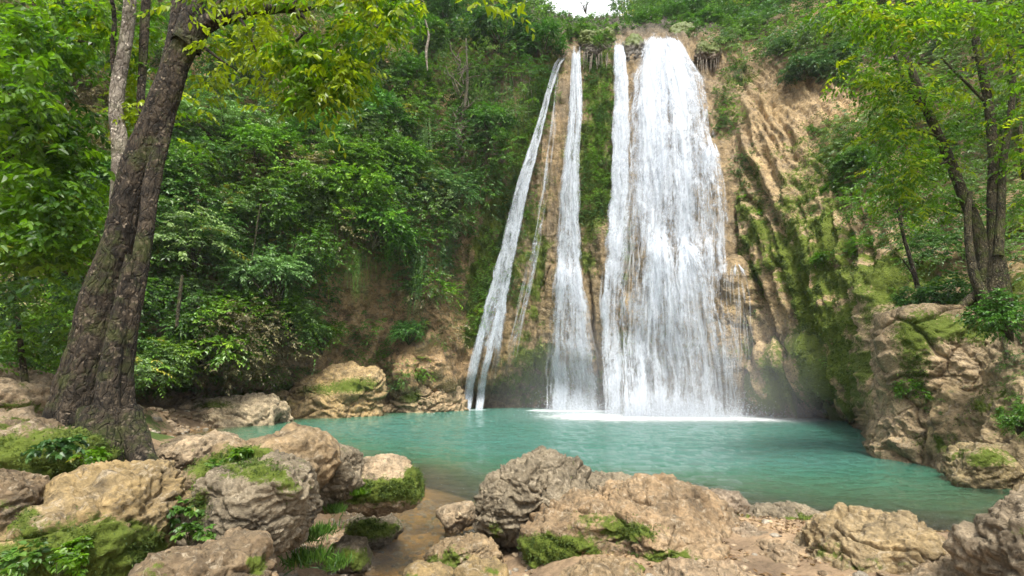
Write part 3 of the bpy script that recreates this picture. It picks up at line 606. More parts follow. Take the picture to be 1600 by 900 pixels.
boulder('big pitted yellow-tan boulder with moss across its lower left, in the bottom left corner', [(-70, 840), (0, 772), (60, 757), (110, 730), (170, 716), (230, 735), (270, 772), (285, 820), (282, 880), (255, 960), (100, 1010), (-70, 990)], 4.6, 0.8, OCH, 7, 1, [(150, 860, 60, 40), (60, 890, 70, 40), (235, 880, 30, 40, .7), (30, 800, 30, 20, .5)], nbl=5000, group=G1)
boulder('dark green moss-covered boulder at the foot of the big leaning tree', [(-80, 700), (0, 674), (60, 668), (120, 680), (168, 716), (150, 765), (60, 800), (-80, 800)], 5.7, 0.8, BRN, 6, 2, [(70, 735, 110, 45, 1.3), (130, 700, 40, 20, .9)], nbl=7000, group=G1)
boulder('brown boulder cut by the left edge beside the mossy one', [(-90, 770), (-40, 742), (10, 746), (48, 768), (50, 805), (20, 845), (-90, 860)], 4.1, 0.5, BRN, 6, 3, [(0, 790, 30, 10, .4)], group=G1)
boulder('grey rounded boulder with grassy moss on its crown, left of the shallow outflow', [(285, 795), (330, 748), (380, 716), (440, 705), (490, 728), (504, 785), (492, 832), (452, 872), (400, 885), (335, 855)], 5.0, 0.55, GRY, 7, 4, [(395, 735, 50, 16, .6), (450, 765, 22, 16, .35), (310, 790, 18, 26, .6)], nbl=2500, group=G1)
boulder('long brown rock sloping up behind the grey rounded boulder', [(262, 768), (300, 732), (340, 710), (380, 692), (450, 680), (482, 684), (520, 718), (505, 775), (380, 795), (285, 795)], 6.2, 0.6, TAN, 6, 5, [(345, 735, 45, 22, .8), (400, 710, 30, 12, .5)], nbl=1600, group=G1)
boulder('pale pinkish flat rock at the water right of the leaning trunk', [(228, 728), (240, 705), (262, 690), (310, 682), (364, 690), (352, 712), (320, 728), (290, 755), (240, 765)], 7.6, 0.7, PAL, 6, 6, [(250, 690, 14, 8, .5)], group=G1)
boulder('knobbly grey-tan rock between the long rock and the moss-skirted one', [(462, 745), (478, 705), (505, 689), (532, 687), (558, 706), (566, 745), (530, 790), (475, 790)], 6.9, 0.5, GRY, 6, 7, [], group=G1)
boulder('tan rock with a bright green moss skirt standing at the pool edge', [(498, 760), (520, 732), (560, 718), (596, 709), (632, 722), (656, 748), (656, 778), (620, 792), (545, 796), (503, 790)], 7.4, 0.55, PAL, 6, 8, [(580, 768, 75, 14, 1.3), (648, 748, 12, 16, .9)], nbl=5000, group=G1, wet=.1)
boulder('low brown boulder in front of the grey rounded one at the bottom edge', [(218, 905), (250, 862), (300, 846), (360, 845), (395, 866), (404, 905), (400, 990), (220, 990)], 3.9, 0.45, BRN, 6, 9, [(400, 880, 16, 14, .6), (260, 895, 30, 14, .3)], group=G1)
boulder('mossy wedge of rock sitting in the amber shallows', [(540, 836), (558, 808), (590, 799), (614, 812), (628, 828), (610, 846), (560, 850)], 8.5, 0.4, GRY, 6, 10, [(580, 826, 34, 12, .9)], nbl=900, group=G2)
boulder('small squarish rock with a mossy side at the left edge of the shallows', [(520, 862), (534, 838), (560, 840), (576, 862), (570, 886), (535, 895)], 7.3, 0.3, GRY, 5, 11, [(560, 875, 16, 16, .7), (530, 860, 12, 12, .5)], group=G2)
boulder('small pale stone alone in the middle of the outflow', [(677, 808), (694, 790), (715, 786), (740, 795), (752, 808), (728, 822), (690, 822)], 9.2, 0.35, PAL, 5, 12, [], group=G2)
boulder('wedge-shaped grey-green rock in the shallows left of the flat-topped boulder', [(662, 876), (690, 850), (740, 842), (775, 856), (792, 876), (770, 896), (690, 900)], 7.5, 0.4, TAN, 6, 13, [(700, 875, 30, 16, .6)], group=G2)
boulder('yellowish rock at the bottom edge, left one of the pair below the wedge rock', [(618, 905), (640, 882), (665, 876), (705, 888), (728, 908), (720, 960), (630, 960)], 6.7, 0.35, OCH, 5, 14, [(640, 900, 12, 10, .5)], group=G2)
boulder('yellowish rock at the bottom edge, right one of the pair below the wedge rock', [(700, 905), (722, 886), (760, 880), (790, 890), (805, 915), (790, 960), (700, 960)], 6.6, 0.35, OCH, 5, 15, [(770, 890, 14, 8, .5)], group=G2)
boulder('olive-tan boulder at the bottom edge in front of the flat-topped boulder', [(862, 905), (890, 880), (930, 868), (965, 866), (1000, 884), (1018, 910), (1015, 980), (870, 980)], 5.9, 0.4, TAN, 6, 16, [(1000, 885, 14, 10, .4)], group=G1)
boulder('dark ribbed grey boulder rising left of the flat-topped boulder', [(753, 785), (762, 762), (785, 738), (820, 715), (850, 711), (885, 724), (915, 752), (925, 800), (870, 850), (800, 860), (766, 835), (755, 808)], 8.3, 0.8, GRY, 7, 17, [(775, 830, 14, 14, .5)], rough=1.3, group=G1, wet=.1)
boulder('large flat-topped tan boulder with dark moss under its left face', [(778, 850), (786, 822), (806, 800), (870, 786), (930, 776), (990, 764), (1060, 775), (1130, 790), (1172, 822), (1190, 862), (1175, 905), (1000, 925), (880, 905), (812, 895), (784, 875)], 7.3, 0.95, (0.245, 0.165, 0.088), 7, 18, [(850, 868, 70, 24, 1.3), (985, 830, 40, 14, .8), (920, 810, 40, 10, .4), (1030, 880, 40, 16, .8), (890, 885, 40, 14, .9)], nbl=7000, group=G1)
boulder('grey humped rock at the water behind the flat-topped boulder', [(888, 790), (905, 750), (935, 737), (965, 738), (1000, 756), (1022, 790), (1000, 820), (900, 820)], 9.3, 0.6, GRY, 6, 19, [], group=G1)
boulder('brown-grey rock with a mossy right end behind the flat-topped boulder', [(1020, 800), (1045, 768), (1085, 761), (1125, 764), (1155, 782), (1178, 812), (1186, 838), (1120, 850), (1040, 840)], 8.4, 0.6, (0.19, 0.145, 0.10), 6, 20, [(1160, 820, 22, 16, .6)], group=G1)
boulder('low rock with a green right side standing by itself at the pool edge', [(1160, 826), (1178, 804), (1210, 794), (1250, 796), (1288, 814), (1302, 836), (1275, 856), (1190, 852)], 8.7, 0.5, GRY, 6, 21, [(1255, 822, 38, 14, .95), (1180, 825, 12, 8, .4)], nbl=900, group=G1)
boulder('broad low yellow-brown boulder beside the pool, right of the bare earth', [(1255, 892), (1278, 850), (1300, 826), (1340, 812), (1390, 808), (1440, 816), (1482, 845), (1540, 882), (1570, 920), (1560, 980), (1270, 980)], 6.1, 0.8, (0.26, 0.19, 0.095), 7, 22, [(1300, 860, 30, 14, .4), (1380, 885, 60, 12, .35)], group=G1)
boulder('steep brown boulder cut by the right edge at the bottom corner', [(1522, 880), (1550, 832), (1582, 792), (1640, 745), (1740, 770), (1760, 990), (1600, 990), (1535, 925)], 4.6, 0.6, (0.20, 0.155, 0.10), 6, 23, [], group=G1)
boulder('rounded mossy rock wedged at the waterline under the right-hand bluff', [(1478, 745), (1490, 712), (1525, 698), (1570, 695), (1604, 712), (1628, 760), (1560, 785), (1490, 770)], 12.9, 0.9, (0.25, 0.19, 0.09), 6, 24, [(1540, 715, 50, 16, .6)])
boulder('long ochre slab on the far shore left of the thin waterfall', [(380, 655), (410, 630), (455, 612), (505, 592), (550, 583), (590, 582), (612, 604), (612, 645), (590, 672), (400, 672)], 35.2, 2.6, (0.33, 0.225, 0.095), 7, 25, [(560, 600, 40, 10, .5), (440, 630, 26, 8, .5), (500, 610, 60, 8, .3)], rough=0.9)
boulder('pale weathered boulder on the bank at the left edge behind the trunk', [(-70, 600), (-20, 566), (20, 568), (60, 584), (88, 606), (84, 640), (70, 668), (-70, 690)], 10.4, 1.0, PAL, 6, 27, [(20, 640, 60, 12, .5), (40, 600, 14, 8, .4)], rough=1.1)
boulder('low pale rock below the weathered boulder at the left edge', [(-60, 670), (0, 648), (50, 655), (75, 672), (60, 705), (-60, 710)], 8.5, 0.6, PAL, 5, 28, [(30, 665, 30, 12, .5)])
boulder('low tan slab half buried in the bare earth, left of the broad yellow-brown boulder', [(1165, 905), (1180, 868), (1215, 850), (1262, 856), (1285, 880), (1275, 930), (1180, 940)], 6.5, 0.5, (0.29, 0.205, 0.12), 6, 33, [(1200, 880, 20, 8, .3)], group=G1)
boulder('flat tan slab in the bare earth at the bottom edge beside the olive-tan boulder', [(1010, 915), (1040, 888), (1100, 878), (1160, 884), (1200, 900), (1190, 960), (1020, 960)], 5.7, 0.4, (0.28, 0.20, 0.12), 6, 34, [], group=G1)
boulder('brown rock nose between the flat-topped boulder and the low rock at the pool edge', [(1120, 850), (1150, 826), (1185, 824), (1215, 838), (1225, 866), (1180, 880), (1130, 880)], 7.3, 0.4, (0.25, 0.185, 0.12), 6, 35, [], group=G1)
boulder('long pale shelf at the bottom right corner between the last two boulders', [(1440, 915), (1470, 880), (1510, 866), (1560, 872), (1590, 900), (1580, 960), (1450, 960)], 5.2, 0.5, (0.27, 0.20, 0.12), 6, 36, [(1500, 880, 20, 8, .3)], group=G1)
boulder('large rounded tan bluff with mossy patches at the right edge of the pool', [(1392, 715), (1386, 650), (1394, 570), (1415, 515), (1462, 486), (1540, 486), (1640, 520), (1740, 600), (1760, 780), (1600, 800), (1490, 785), (1425, 765), (1396, 745)], 16.2, 2.2, (0.31, 0.225, 0.125), 8, 37,
        [(1425, 560, 26, 60, .45), (1500, 512, 70, 18, .5), (1590, 530, 60, 26, .45), (1440, 690, 30, 14, .35), (1530, 610, 34, 26, .32), (1590, 650, 24, 26, .35)], name='rock_bluff', nbl=9000, cat='rock bluff', rough=.7)
boulder('low pale rock shelf on the far left shore below the dark hollow', [(262, 664), (285, 640), (330, 628), (380, 622), (430, 626), (452, 644), (450, 676), (280, 682)], 29.5, 2.0, (0.33, 0.26, 0.16), 7, 38, [(340, 634, 40, 6, .5)])
boulder('low tan ledge along the waterline between the ochre slab and the thin fall', [(590, 656), (602, 628), (636, 612), (682, 604), (716, 614), (728, 640), (724, 664), (600, 668)], 40.2, 2.0, (0.33, 0.235, 0.13), 7, 39, [(640, 618, 16, 10, .6)], rough=1.2)
rs = np.random.RandomState(5)
far = [(222, 634, 13, 9, 'rounded cream stone against the right side of the big trunk on the far left shore'), (240, 652, 26, 15, 'wide cream stone, second one right of the trunk'), (262, 640, 16, 8, 'small flat cream stone above the wide one'),
       (285, 645, 20, 10, 'grey-cream stone in the middle of the far left shore row'), (268, 662, 22, 8, 'flat pale stone at the waterline of the far left shore'), (305, 652, 18, 7, 'thin pale stone near the right end of the far left row'),
       (330, 648, 17, 8, 'tan stone below the dark hollow on the left shore'), (350, 655, 13, 6, 'small tan stone between the hollow and the ochre slab'), (376, 652, 14, 6, 'last small stone touching the left end of the ochre slab'),
       (640, 634, 17, 11, 'dark stone at the waterline under the tan cliff foot'), (668, 632, 16, 13, 'tan stone beside the dark one under the cliff foot'), (700, 634, 13, 10, 'small wet stone just left of the thin waterfall foot')]
for i, (px, py, rx, ry, lb) in enumerate(far):
    if px < 500: rx *= 1.35; ry *= 1.35
    pts = [(px + rx * math.cos(a) * rs.uniform(.85, 1.15), py - ry * math.sin(a) * rs.uniform(.8, 1.2)) for a in np.linspace(0, 2 * math.pi, 9)[:-1]]
    Yc = Y0(py + ry * (0.55 if px < 500 else 0.5)) if px > 500 or py > 650 else Y0(py + ry * .6, 0.35)
    boulder(lb, pts, float(min(Yc, 42)), rx / F * Yc * 0.8, PAL if px < 340 else (0.30, 0.22, 0.14), 5, 60 + i, [], name='stone', cat='stone', group=G3 if px < 500 else None)

# pebbles and leaf litter on the bare earth
r = np.random.RandomState(3)
def scatter_ground(n_, box, mind=0.02):
    q_ = np.stack([r.uniform(box[0], box[1], n_), r.uniform(box[2], box[3], n_)], 1); z_ = ground_z(q_); k = z_ > mind
    return np.concatenate([q_, z_[:, None]], 1)[k]
pts = np.concatenate([scatter_ground(5200, (0.8, 6.5, 4.6, 8.5)), scatter_ground(1500, (-6, -1.6, 3, 8))])
nL = len(pts); cl = np.array([(0.25, 0.15, 0.07), (0.12, 0.07, 0.035), (0.36, 0.26, 0.15)])[r.randint(0, 3, nL)] * r.uniform(.6, 1.2, (nL, 1))
cl_mask = fbm(pts, 1.1, 3, 91) > -0.05
me = leafmesh('leaf_litter', (pts + [0, 0, 0.012])[cl_mask], nrm(r.normal(size=(nL, 3)) * [1, 1, 0.15])[cl_mask], nrm(r.normal(size=(nL, 3)) * .35 + [0, 0, 1])[cl_mask], r.uniform(0.03, 0.085, nL)[cl_mask], 0.25, 0.12, cl[cl_mask])
link('leaf_litter', me, M_MOSSB, kind='stuff', label='dry brown leaf litter and bark scraps on the bare earth', category='leaf litter')
D5, F5 = ico(2); pts = np.concatenate([scatter_ground(160, (0.5, 6.5, 4.6, 8.6)), scatter_ground(900, (-3.2, 0.3, 5.5, 12), -0.35), scatter_ground(500, (-6, -2, 3, 9)), scatter_ground(700, (-17, -7, 18, 31), -0.3)])
VV, FF, CC = [], [], []
for k, p_ in enumerate(pts):
    s_ = r.uniform(0.02, 0.07) * (1 if p_[1] < 14 else 4); sh = r.uniform(.6, 1.2, 3) * [1, 1, .6]
    VV.append(D5 * sh * s_ * (1 + .15 * r.normal(size=(len(D5), 1))) + p_); FF.append(F5 + k * len(D5)); CC.append(np.tile(np.array([(0.36, 0.27, 0.17), (0.3, 0.26, 0.2), (0.2, 0.14, 0.08)])[r.randint(3)], (len(D5), 1)))
VV = np.concatenate(VV)
link('pebbles', mkmesh('pebbles', VV, np.concatenate(FF), attrs={'col': np.concatenate(CC), 'moss': np.zeros(len(VV)), 'wet': np.zeros(len(VV))}), M_ROCK, kind='stuff', label='scattered tan pebbles on the banks and in the shallows', category='pebbles')

# ------------------------------------------------------------------ wood
def tube(pts, rad, nseg=20, sub=10, bark=0.0, flute=0.0, seed=0):
    pts = np.array(pts, float); rad = np.array(rad, float); t = np.arange(len(pts)); T = np.linspace(0, len(pts) - 1, (len(pts) - 1) * sub + 1)
    def cr(A):
        A = A.reshape(len(A), -1); i = np.clip(T.astype(int), 0, len(A) - 2); f = (T - i)[:, None]
        p0, p1, p2, p3 = A[np.clip(i - 1, 0, None)], A[i], A[i + 1], A[np.clip(i + 2, None, len(A) - 1)]
        return 0.5 * ((2 * p1) + (p2 - p0) * f + (2 * p0 - 5 * p1 + 4 * p2 - p3) * f ** 2 + (3 * p1 - p0 - 3 * p2 + p3) * f ** 3)
    C = cr(pts); R = np.maximum(cr(rad)[:, 0], 0.003); tg = nrm(np.gradient(C, axis=0))
    ref = np.array([0.0, 1.0, 0.0]) if abs(tg[0] @ np.array([0, 1.0, 0])) < 0.9 else np.array([1.0, 0, 0])
    a = nrm(np.cross(tg, ref)); b = np.cross(tg, a)
    th = np.linspace(0, 2 * np.pi, nseg, endpoint=False); dirs = a[:, None] * np.cos(th)[None, :, None] + b[:, None] * np.sin(th)[None, :, None]
    V_ = (C[:, None] + dirs * R[:, None, None]).reshape(-1, 3); dr = dirs.reshape(-1, 3); Rr = np.repeat(R, nseg)
    if bark:
        L = np.repeat(np.arange(len(C)), nseg)[:, None]; q_ = np.concatenate([dr * Rr[:, None] * 1.0, V_[:, 2:3] * 0.22], 1)
        q3 = np.stack([q_[:, 0], q_[:, 1] + q_[:, 2], q_[:, 3]], 1) + seed
        V_ = V_ + dr * (Rr * (flute * fbm(q3 / np.array([1, 1, 1.0]), 2.6, 2, seed) + bark * ridge(q3 * [1, 1, 1.5], 9, 4, seed + 1) + 0.6 * bark * fbm(V_, 6, 4, seed + 2)))[:, None]
    return V_, gridfaces(len(C), nseg, True)
def merge(parts):
    V_, F_, o = [], [], 0
    for v_, f_ in parts: V_.append(v_); F_.append(f_ + o); o += len(v_)
    return np.concatenate(V_), np.concatenate(F_)
def pxtube(rows, Y, **kw):                                     # rows (px, py, width_px[, dY])
    pts = [P(a[0], a[1], Y + (a[3] if len(a) > 3 else 0)) for a in rows]; rad = [kw.get('rs', 1.0) * a[2] / 2 / F * (Y + (a[3] if len(a) > 3 else 0)) for a in rows]; kw.pop('rs', None)
    return tube(pts, rad, **kw)

# ------------------------------------------------------------------ foliage generators
GREENS = {'deep': ((0.018, 0.050, 0.012), (0.042, 0.105, 0.024), (0.085, 0.165, 0.038)), 'mid': ((0.028, 0.070, 0.010), (0.065, 0.145, 0.018), (0.135, 0.235, 0.030)),
          'pale': ((0.045, 0.085, 0.035), (0.095, 0.160, 0.065), (0.170, 0.250, 0.110)), 'yellow': ((0.09, 0.14, 0.005), (0.19, 0.26, 0.008), (0.30, 0.36, 0.014)),
          'lime': ((0.035, 0.085, 0.006), (0.085, 0.180, 0.010), (0.160, 0.280, 0.018)), 'dry': ((0.06, 0.055, 0.03), (0.13, 0.12, 0.07), (0.2, 0.18, 0.11))}
def leafcol(r, N, pal, spread=1.0):
    a = np.array(GREENS[pal]); t = np.clip(r.normal(0.9, 0.45 * spread, N), 0, 2)[:, None]
    c = np.where(t < 1, a[0] * (1 - t) + a[1] * t, a[1] * (2 - t) + a[2] * (t - 1))
    y = (r.uniform(0, 1, N) < 0.006)[:, None]; return np.where(y, np.array([0.18, 0.18, 0.03]), c)
def sprays(r, O, D, L, nl, leaf, droop=0.35, wig=0.25, hang=0.25, updown=1.0):
    """leaf arrays (pos, dir, normal, length, spray index) of many leafy twigs"""
    N = len(O); D = nrm(D); Z = np.array([0, 0, 1.0]); out = []
    for k in range(nl):
        t = (k + 0.6) / nl; pos = O + D * (L * t)[:, None] + np.array([0, 0, -1.0]) * (droop * L * t * t)[:, None]
        T = nrm(D + np.array([0, 0, -2 * droop * t])); sd_ = nrm(np.cross(T, Z) + 1e-4) * (1 if k % 2 else -1)
        dr = nrm(T * (0.45 + 0.5 * t) + sd_ * 0.85 + r.normal(0, wig, (N, 3)) - Z * hang)
        nv = nrm(Z * updown + r.normal(0, 0.38, (N, 3)))
        out.append((pos, dr, nv, leaf * r.uniform(0.6, 1.2, N) * (1.05 - 0.35 * t * t), np.arange(N)))
    return [np.concatenate([o[i] for o in out]) for i in range(5)]
def foliage_from(r, O, D, L, nl, leaf, pal, wr=0.27, near=False, name='foliage', **kw):
    pos, dr, nv, ln, ix = sprays(r, O, D, L, nl, leaf, **kw)
    base = leafcol(r, len(O), pal)[ix] if isinstance(pal, str) else pal[ix]
    col = base * r.uniform(0.75, 1.25, (len(ix), 1))
    return leafmesh(name, pos, dr, nv, ln, wr, 0.13, col, near)
def crownpts(r, R, lumps, per, solid=0.45):
    """twig origins and directions gathered in lumps over an ellipsoid: clumps with gaps between"""
    R = np.array(R, float); d = nrm(r.normal(size=(lumps, 3)) * [1, 1, 0.9]); d[:, 2] = np.where(d[:, 2] < -0.35, -d[:, 2] * 0.6, d[:, 2])
    c = d * R * r.uniform(0.45, 0.95, (lumps, 1)); lr = R.mean() * r.uniform(0.22, 0.42, lumps)
    dd = nrm(r.normal(size=(lumps, per, 3)) + d[:, None] * 0.7 + [0, 0, 0.35]); O = c[:, None] + dd * (lr[:, None, None] * r.uniform(solid, 1, (lumps, per, 1)))
    D = nrm(dd * [1, 1, 0.55] + r.normal(0, .25, dd.shape))
    return O.reshape(-1, 3), D.reshape(-1, 3), c, lr
VAR = {}
def variant(key):
    if key in VAR: return VAR[key]
    kind, pal, sd_ = key; r = np.random.RandomState(sd_ * 31 + len(kind)); st = []
    if kind == 'broad': O, D, c, lr = crownpts(r, (1.7, 1.4, 1.4), 15, 20); f = foliage_from(r, O, D, r.uniform(.4, .8, len(O)), 8, 0.26, pal)
    elif kind == 'fine': O, D, c, lr = crownpts(r, (1.6, 1.3, 1.3), 18, 26); f = foliage_from(r, O, D, r.uniform(.35, .7, len(O)), 10, 0.165, pal)
    elif kind == 'tall': O, D, c, lr = crownpts(r, (1.5, 1.3, 2.6), 22, 22); f = foliage_from(r, O, D, r.uniform(.4, .8, len(O)), 10, 0.20, pal)
    elif kind == 'layer':
        O, D, c, lr = crownpts(r, (2.0, 1.5, 1.2), 14, 18); O[:, 2] = np.round(O[:, 2] / .45) * .45 + r.normal(0, .05, len(O)); D[:, 2] *= .2; f = foliage_from(r, O, D, r.uniform(.6, 1.1, len(O)), 14, 0.20, pal, wr=.22, droop=.3)
    elif kind == 'vine':
        N = 46; x = r.normal(0, .8, N); O = np.stack([x, r.uniform(-.3, .3, N), r.uniform(-.6, .6, N)], 1); D = np.stack([r.normal(0, .06, N), r.normal(0, .06, N) - .08, -np.ones(N)], 1)
        f = foliage_from(r, O, D, r.uniform(2.0, 5.2, N), 46, 0.13, pal, droop=0.0, hang=.5); c = np.zeros((1, 3)); lr = [0]
    elif kind == 'frond':
        N = 80; a = r.uniform(0, 2 * np.pi, N); O = r.normal(0, .35, (N, 3)) * [1.6, 1, .6]; D = np.stack([np.cos(a), np.sin(a), r.uniform(.3, 1.3, N)], 1)
        f = foliage_from(r, O, D, r.uniform(1.2, 2.3, N), 30, 0.26, pal, wr=.10, droop=.75, hang=.45); c = np.zeros((1, 3)); lr = [0]
    elif kind == 'sparse': O, D, c, lr = crownpts(r, (1.9, 1.5, 2.2), 16, 8); f = foliage_from(r, O, D, r.uniform(.4, .8, len(O)), 9, 0.12, pal)
    elif kind == 'weed':
        O, D, c, lr = crownpts(r, (.20, .16, .13), 7, 6); f = foliage_from(r, O, D, r.uniform(.05, .10, len(O)), 6, 0.07, pal, wr=.36, near=True)
    elif kind == 'grass':
        N = 260; O = r.normal(0, .10, (N, 3)) * [1.4, 1, .15]; D = nrm(r.normal(size=(N, 3)) * .45 + [0, 0, 1])
        f = leafmesh('foliage', O, D, nrm(r.normal(size=(N, 3))), r.uniform(.08, .26, N), .05, .02, leafcol(r, N, pal), True); c = np.zeros((1, 3)); lr = [0]
    # twigs reaching the lumps
    tb = []
    if len(c) > 1:
        base = np.array([0, 0.3, -max(1.0, abs(c[:, 2]).max())]) * (1 if kind != 'weed' else .12)
        for ci in c[:16 if kind != 'weed' else 4]:
            tb.append(tube([base, base * .4 + ci * .35 + r.normal(0, .08, 3) * (1 if kind != 'weed' else .1), ci], np.array([.055, .035, .012]) * (1 if kind != 'weed' else .08), nseg=5, sub=3))
    VAR[key] = (f, mkmesh('stem', *merge(tb)) if tb else None)
    f.materials.append(M_LEAF if pal not in ('yellow', 'lime') else M_LEAFY)
    if tb: VAR[key][1].materials.append(M_BARKM)
    return VAR[key]
def plant(name, label, loc, key, scale=1.0, rz=0.0, tint=(1, 1, 1), group=None, cat=None, sq=(1, 1, 1), tilt=0.0):
    f, s_ = variant(key); root = link(name, None, loc=loc, label=label, category=cat or name.replace('_', ' '))
    root.empty_display_size = 0.2
    root.scale = (scale * sq[0], scale * sq[1], scale * sq[2]); root.rotation_euler = (tilt, 0, rz)
    if group: root['group'] = group
    o = link('foliage', f, parent=root); o.color = tuple(tint) + (1,)
    if s_ is not None: link('stem', s_, parent=root)
    return root

# ------------------------------------------------------------------ hillside undergrowth (a mass nobody could count)
def lumpfield(name, label, N, region, seed, leaf, per, nl, Lr, pals, outr=(0.0, 1.6), wr=.27, lrs=(0.6, 1.3), kind=None, minout=0.0, cell=0.12):
    r = np.random.RandomState(seed); px = []; py = []
    while len(px) < N:
        a, b = r.uniform(-60, 1660), r.uniform(-60, 680)
        if r.uniform() < region(a, b): px.append(a); py.append(b)
    px, py = np.array(px), np.array(py); Y = samp(YACT, px, py); S = P(px, py, Y)
    o_ = outr[0] + (outr[1] - outr[0]) * np.clip(0.5 + 1.4 * fbm(S, 0.30, 3, seed), 0, 1) + minout
    C = P(px, py, Y - o_); lr = r.uniform(*lrs, N)
    sc_ = np.clip(Y / 30, 0.45, 1.25)                       # nearer slope carries finer growth
    lr = lr * sc_
    toward = nrm(np.array([0, 0, CAMZ + 14]) - C)
    dd = nrm(r.normal(size=(N, per, 3)) + toward[:, None] * 0.8 + [0, 0, .35]); O = (C[:, None] + dd * (lr[:, None, None] * r.uniform(.35, 1, (N, per, 1)))).reshape(-1, 3)
    D = nrm(dd.reshape(-1, 3) * [1, 1, .5] + r.normal(0, .25, (N * per, 3)))
    pal_i = np.clip(((0.5 + 1.6 * fbm(S, cell, 2, seed + 4)) * len(pals)).astype(int), 0, len(pals) - 1)
    cols = np.zeros((N, 3))
    for k, p_ in enumerate(pals):
        m_ = pal_i == k; cols[m_] = leafcol(r, int(m_.sum()), p_, .6)
    cols = np.repeat(cols * r.uniform(.75, 1.45, (N, 1)) * [1.25, 1.18, 1.0], per, 0) * r.uniform(.8, 1.2, (N * per, 1)); scr = np.repeat(sc_, per)
    pos, dr, nv, ln, ix = sprays(r, O, D, r.uniform(*Lr, N * per) * scr, nl, leaf)
    me = leafmesh(name, pos, dr, nv, ln * scr[ix], wr, .13, cols[ix] * r.uniform(.8, 1.2, (len(ix), 1)))
    return link(name, me, M_LEAF, kind='stuff', label=label, category='foliage')
def inpoly(pts):
    pts = np.array(pts, float)
    def f(x, y):
        c = False; n_ = len(pts)
        for k in range(n_):
            (a, b), (c2, d2) = pts[k], pts[(k + 1) % n_]
            if (b > y) != (d2 > y) and x < a + (y - b) / (d2 - b) * (c2 - a): c = not c
        return c
    return f
R_LEFT = inpoly([(-60, -60), (860, -60), (850, 60), (845, 110), (815, 190), (775, 290), (735, 380), (700, 370), (695, 470), (640, 480), (622, 420), (560, 400), (500, 430), (480, 500), (540, 530), (530, 545), (450, 556), (400, 572), (330, 590), (220, 600), (-60, 600)])
R_HOLE = inpoly([(480, 470), (520, 430), (600, 430), (620, 520), (560, 560), (500, 540)])
lumpfield('jungle_foliage', 'dense green jungle growth cloaking the left slope', 2600, lambda a, b: 1.0 if R_LEFT(a, b) and not R_HOLE(a, b) else (0.16 if 480 < a < 725 and 380 < b < 520 else 0.0), 201, 0.21, 13, 9, (.4, .9), ['deep', 'mid', 'deep', 'mid', 'pale', 'mid', 'lime', 'dry'], (0.4, 3.8), lrs=(.5, 1.2))
R_TOPR = inpoly([(1080, -60), (1660, -60), (1660, 470), (1540, 400), (1420, 420), (1330, 330), (1290, 230), (1330, 160), (1290, 120), (1230, 90), (1170, 100), (1110, 60)])
lumpfield('jungle_foliage', 'dense green growth cloaking the slope right of the falls', 1100, lambda a, b: 1.0 if R_TOPR(a, b) else 0.0, 202, 0.19, 13, 9, (.35, .8), ['deep', 'mid', 'pale', 'mid'], (0.0, 2.4))
rq = np.random.RandomState(208); vis_ = ((cxr > 690) & (cxr < 1640) & (cyr > 60) & (cyr < 690))
pw_ = np.where(vis_, np.clip(moss * (0.6 + 1.4 * fbm(Q, 1.3, 3, 88)) - 0.22, 0, 1) * np.clip(Yy / 30, .25, 1.2), 0); pw_ /= pw_.sum()
ix_ = rq.choice(len(SC), 90000, p=pw_); NA = NRM.reshape(-1, 3)[ix_]; yy_ = np.clip(Yy[ix_] / 35, .35, 1.1)
me = leafmesh('moss_fuzz', SC[ix_] + rq.normal(0, .05, (90000, 3)), nrm(NA * .8 + rq.normal(0, .5, (90000, 3)) - [0, 0, .45]), nrm(rq.normal(size=(90000, 3)) + [0, -.3, .8]), rq.uniform(.05, .17, 90000) * yy_, .26, .05,
              (np.array([.030, .060, .006]) + np.array([.10, .125, .012]) * rq.uniform(0, 1, (90000, 1))) * rq.uniform(.7, 1.2, (90000, 1)))
link('moss_fuzz', me, M_MOSSB, kind='stuff', label='shaggy green moss hanging on the wet cliff face', category='moss')
R_LIP = inpoly([(690, -60), (1180, -60), (1180, 60), (1090, 55), (1075, 46), (1000, 48), (985, 52), (905, 60), (860, 75), (700, 60)])
lumpfield('lip_foliage', 'foliage growing along the brink of the cliff above the falls', 620, lambda a, b: 1.0 if R_LIP(a, b) and not (862 < a < 958 and b < 26) else 0.0, 207, 0.2, 13, 9, (.35, .8), ['mid', 'deep', 'mid'], (0.2, 1.6), lrs=(.4, .9))
R_MOSS = [((935, 90), (935, 340), 22, .9), ((855, 130), (745, 500), 16, .9), ((1240, 330), (1330, 430), 40, .8), ((1290, 440), (1320, 600), 24, .6), ((1350, 480), (1380, 620), 24, .8), ((1150, 110), (1130, 200), 18, .8),
          ((1160, 250), (1200, 420), 26, .35), ((1290, 240), (1290, 330), 45, .5), ((1420, 470), (1600, 480), 26, .8), ((1400, 560), (1460, 640), 20, .5), ((1580, 560), (1600, 700), 20, .3), ((830, 250), (800, 460), 20, .3),
          ((620, 480), (700, 560), 40, .14), ((560, 540), (640, 590), 30, .4), ((240, 600), (560, 590), 14, .8), ((700, 400), (720, 500), 20, .4)]
def rm(a, b):
    v_ = 0
    for (x0, y0), (x1, y1), w_, k in R_MOSS: v_ = max(v_, k * float(seg([(x0, y0), (x1, y1)], w_, (np.array([a], float), np.array([b], float)))[0]))
    return v_ if v_ > .12 else 0
lumpfield('creeping_ferns', 'small ferns and creepers rooted in moss on the wet rock', 1900, rm, 203, 0.10, 12, 9, (.18, .42), ['lime', 'mid', 'deep'], (0.0, 0.15), lrs=(.2, .5), cell=.3)
def rsoft(a, b):
    return 0.9 if inpoly([(1250, 240), (1400, 300), (1420, 450), (1300, 430), (1240, 330)])(a, b) else 0
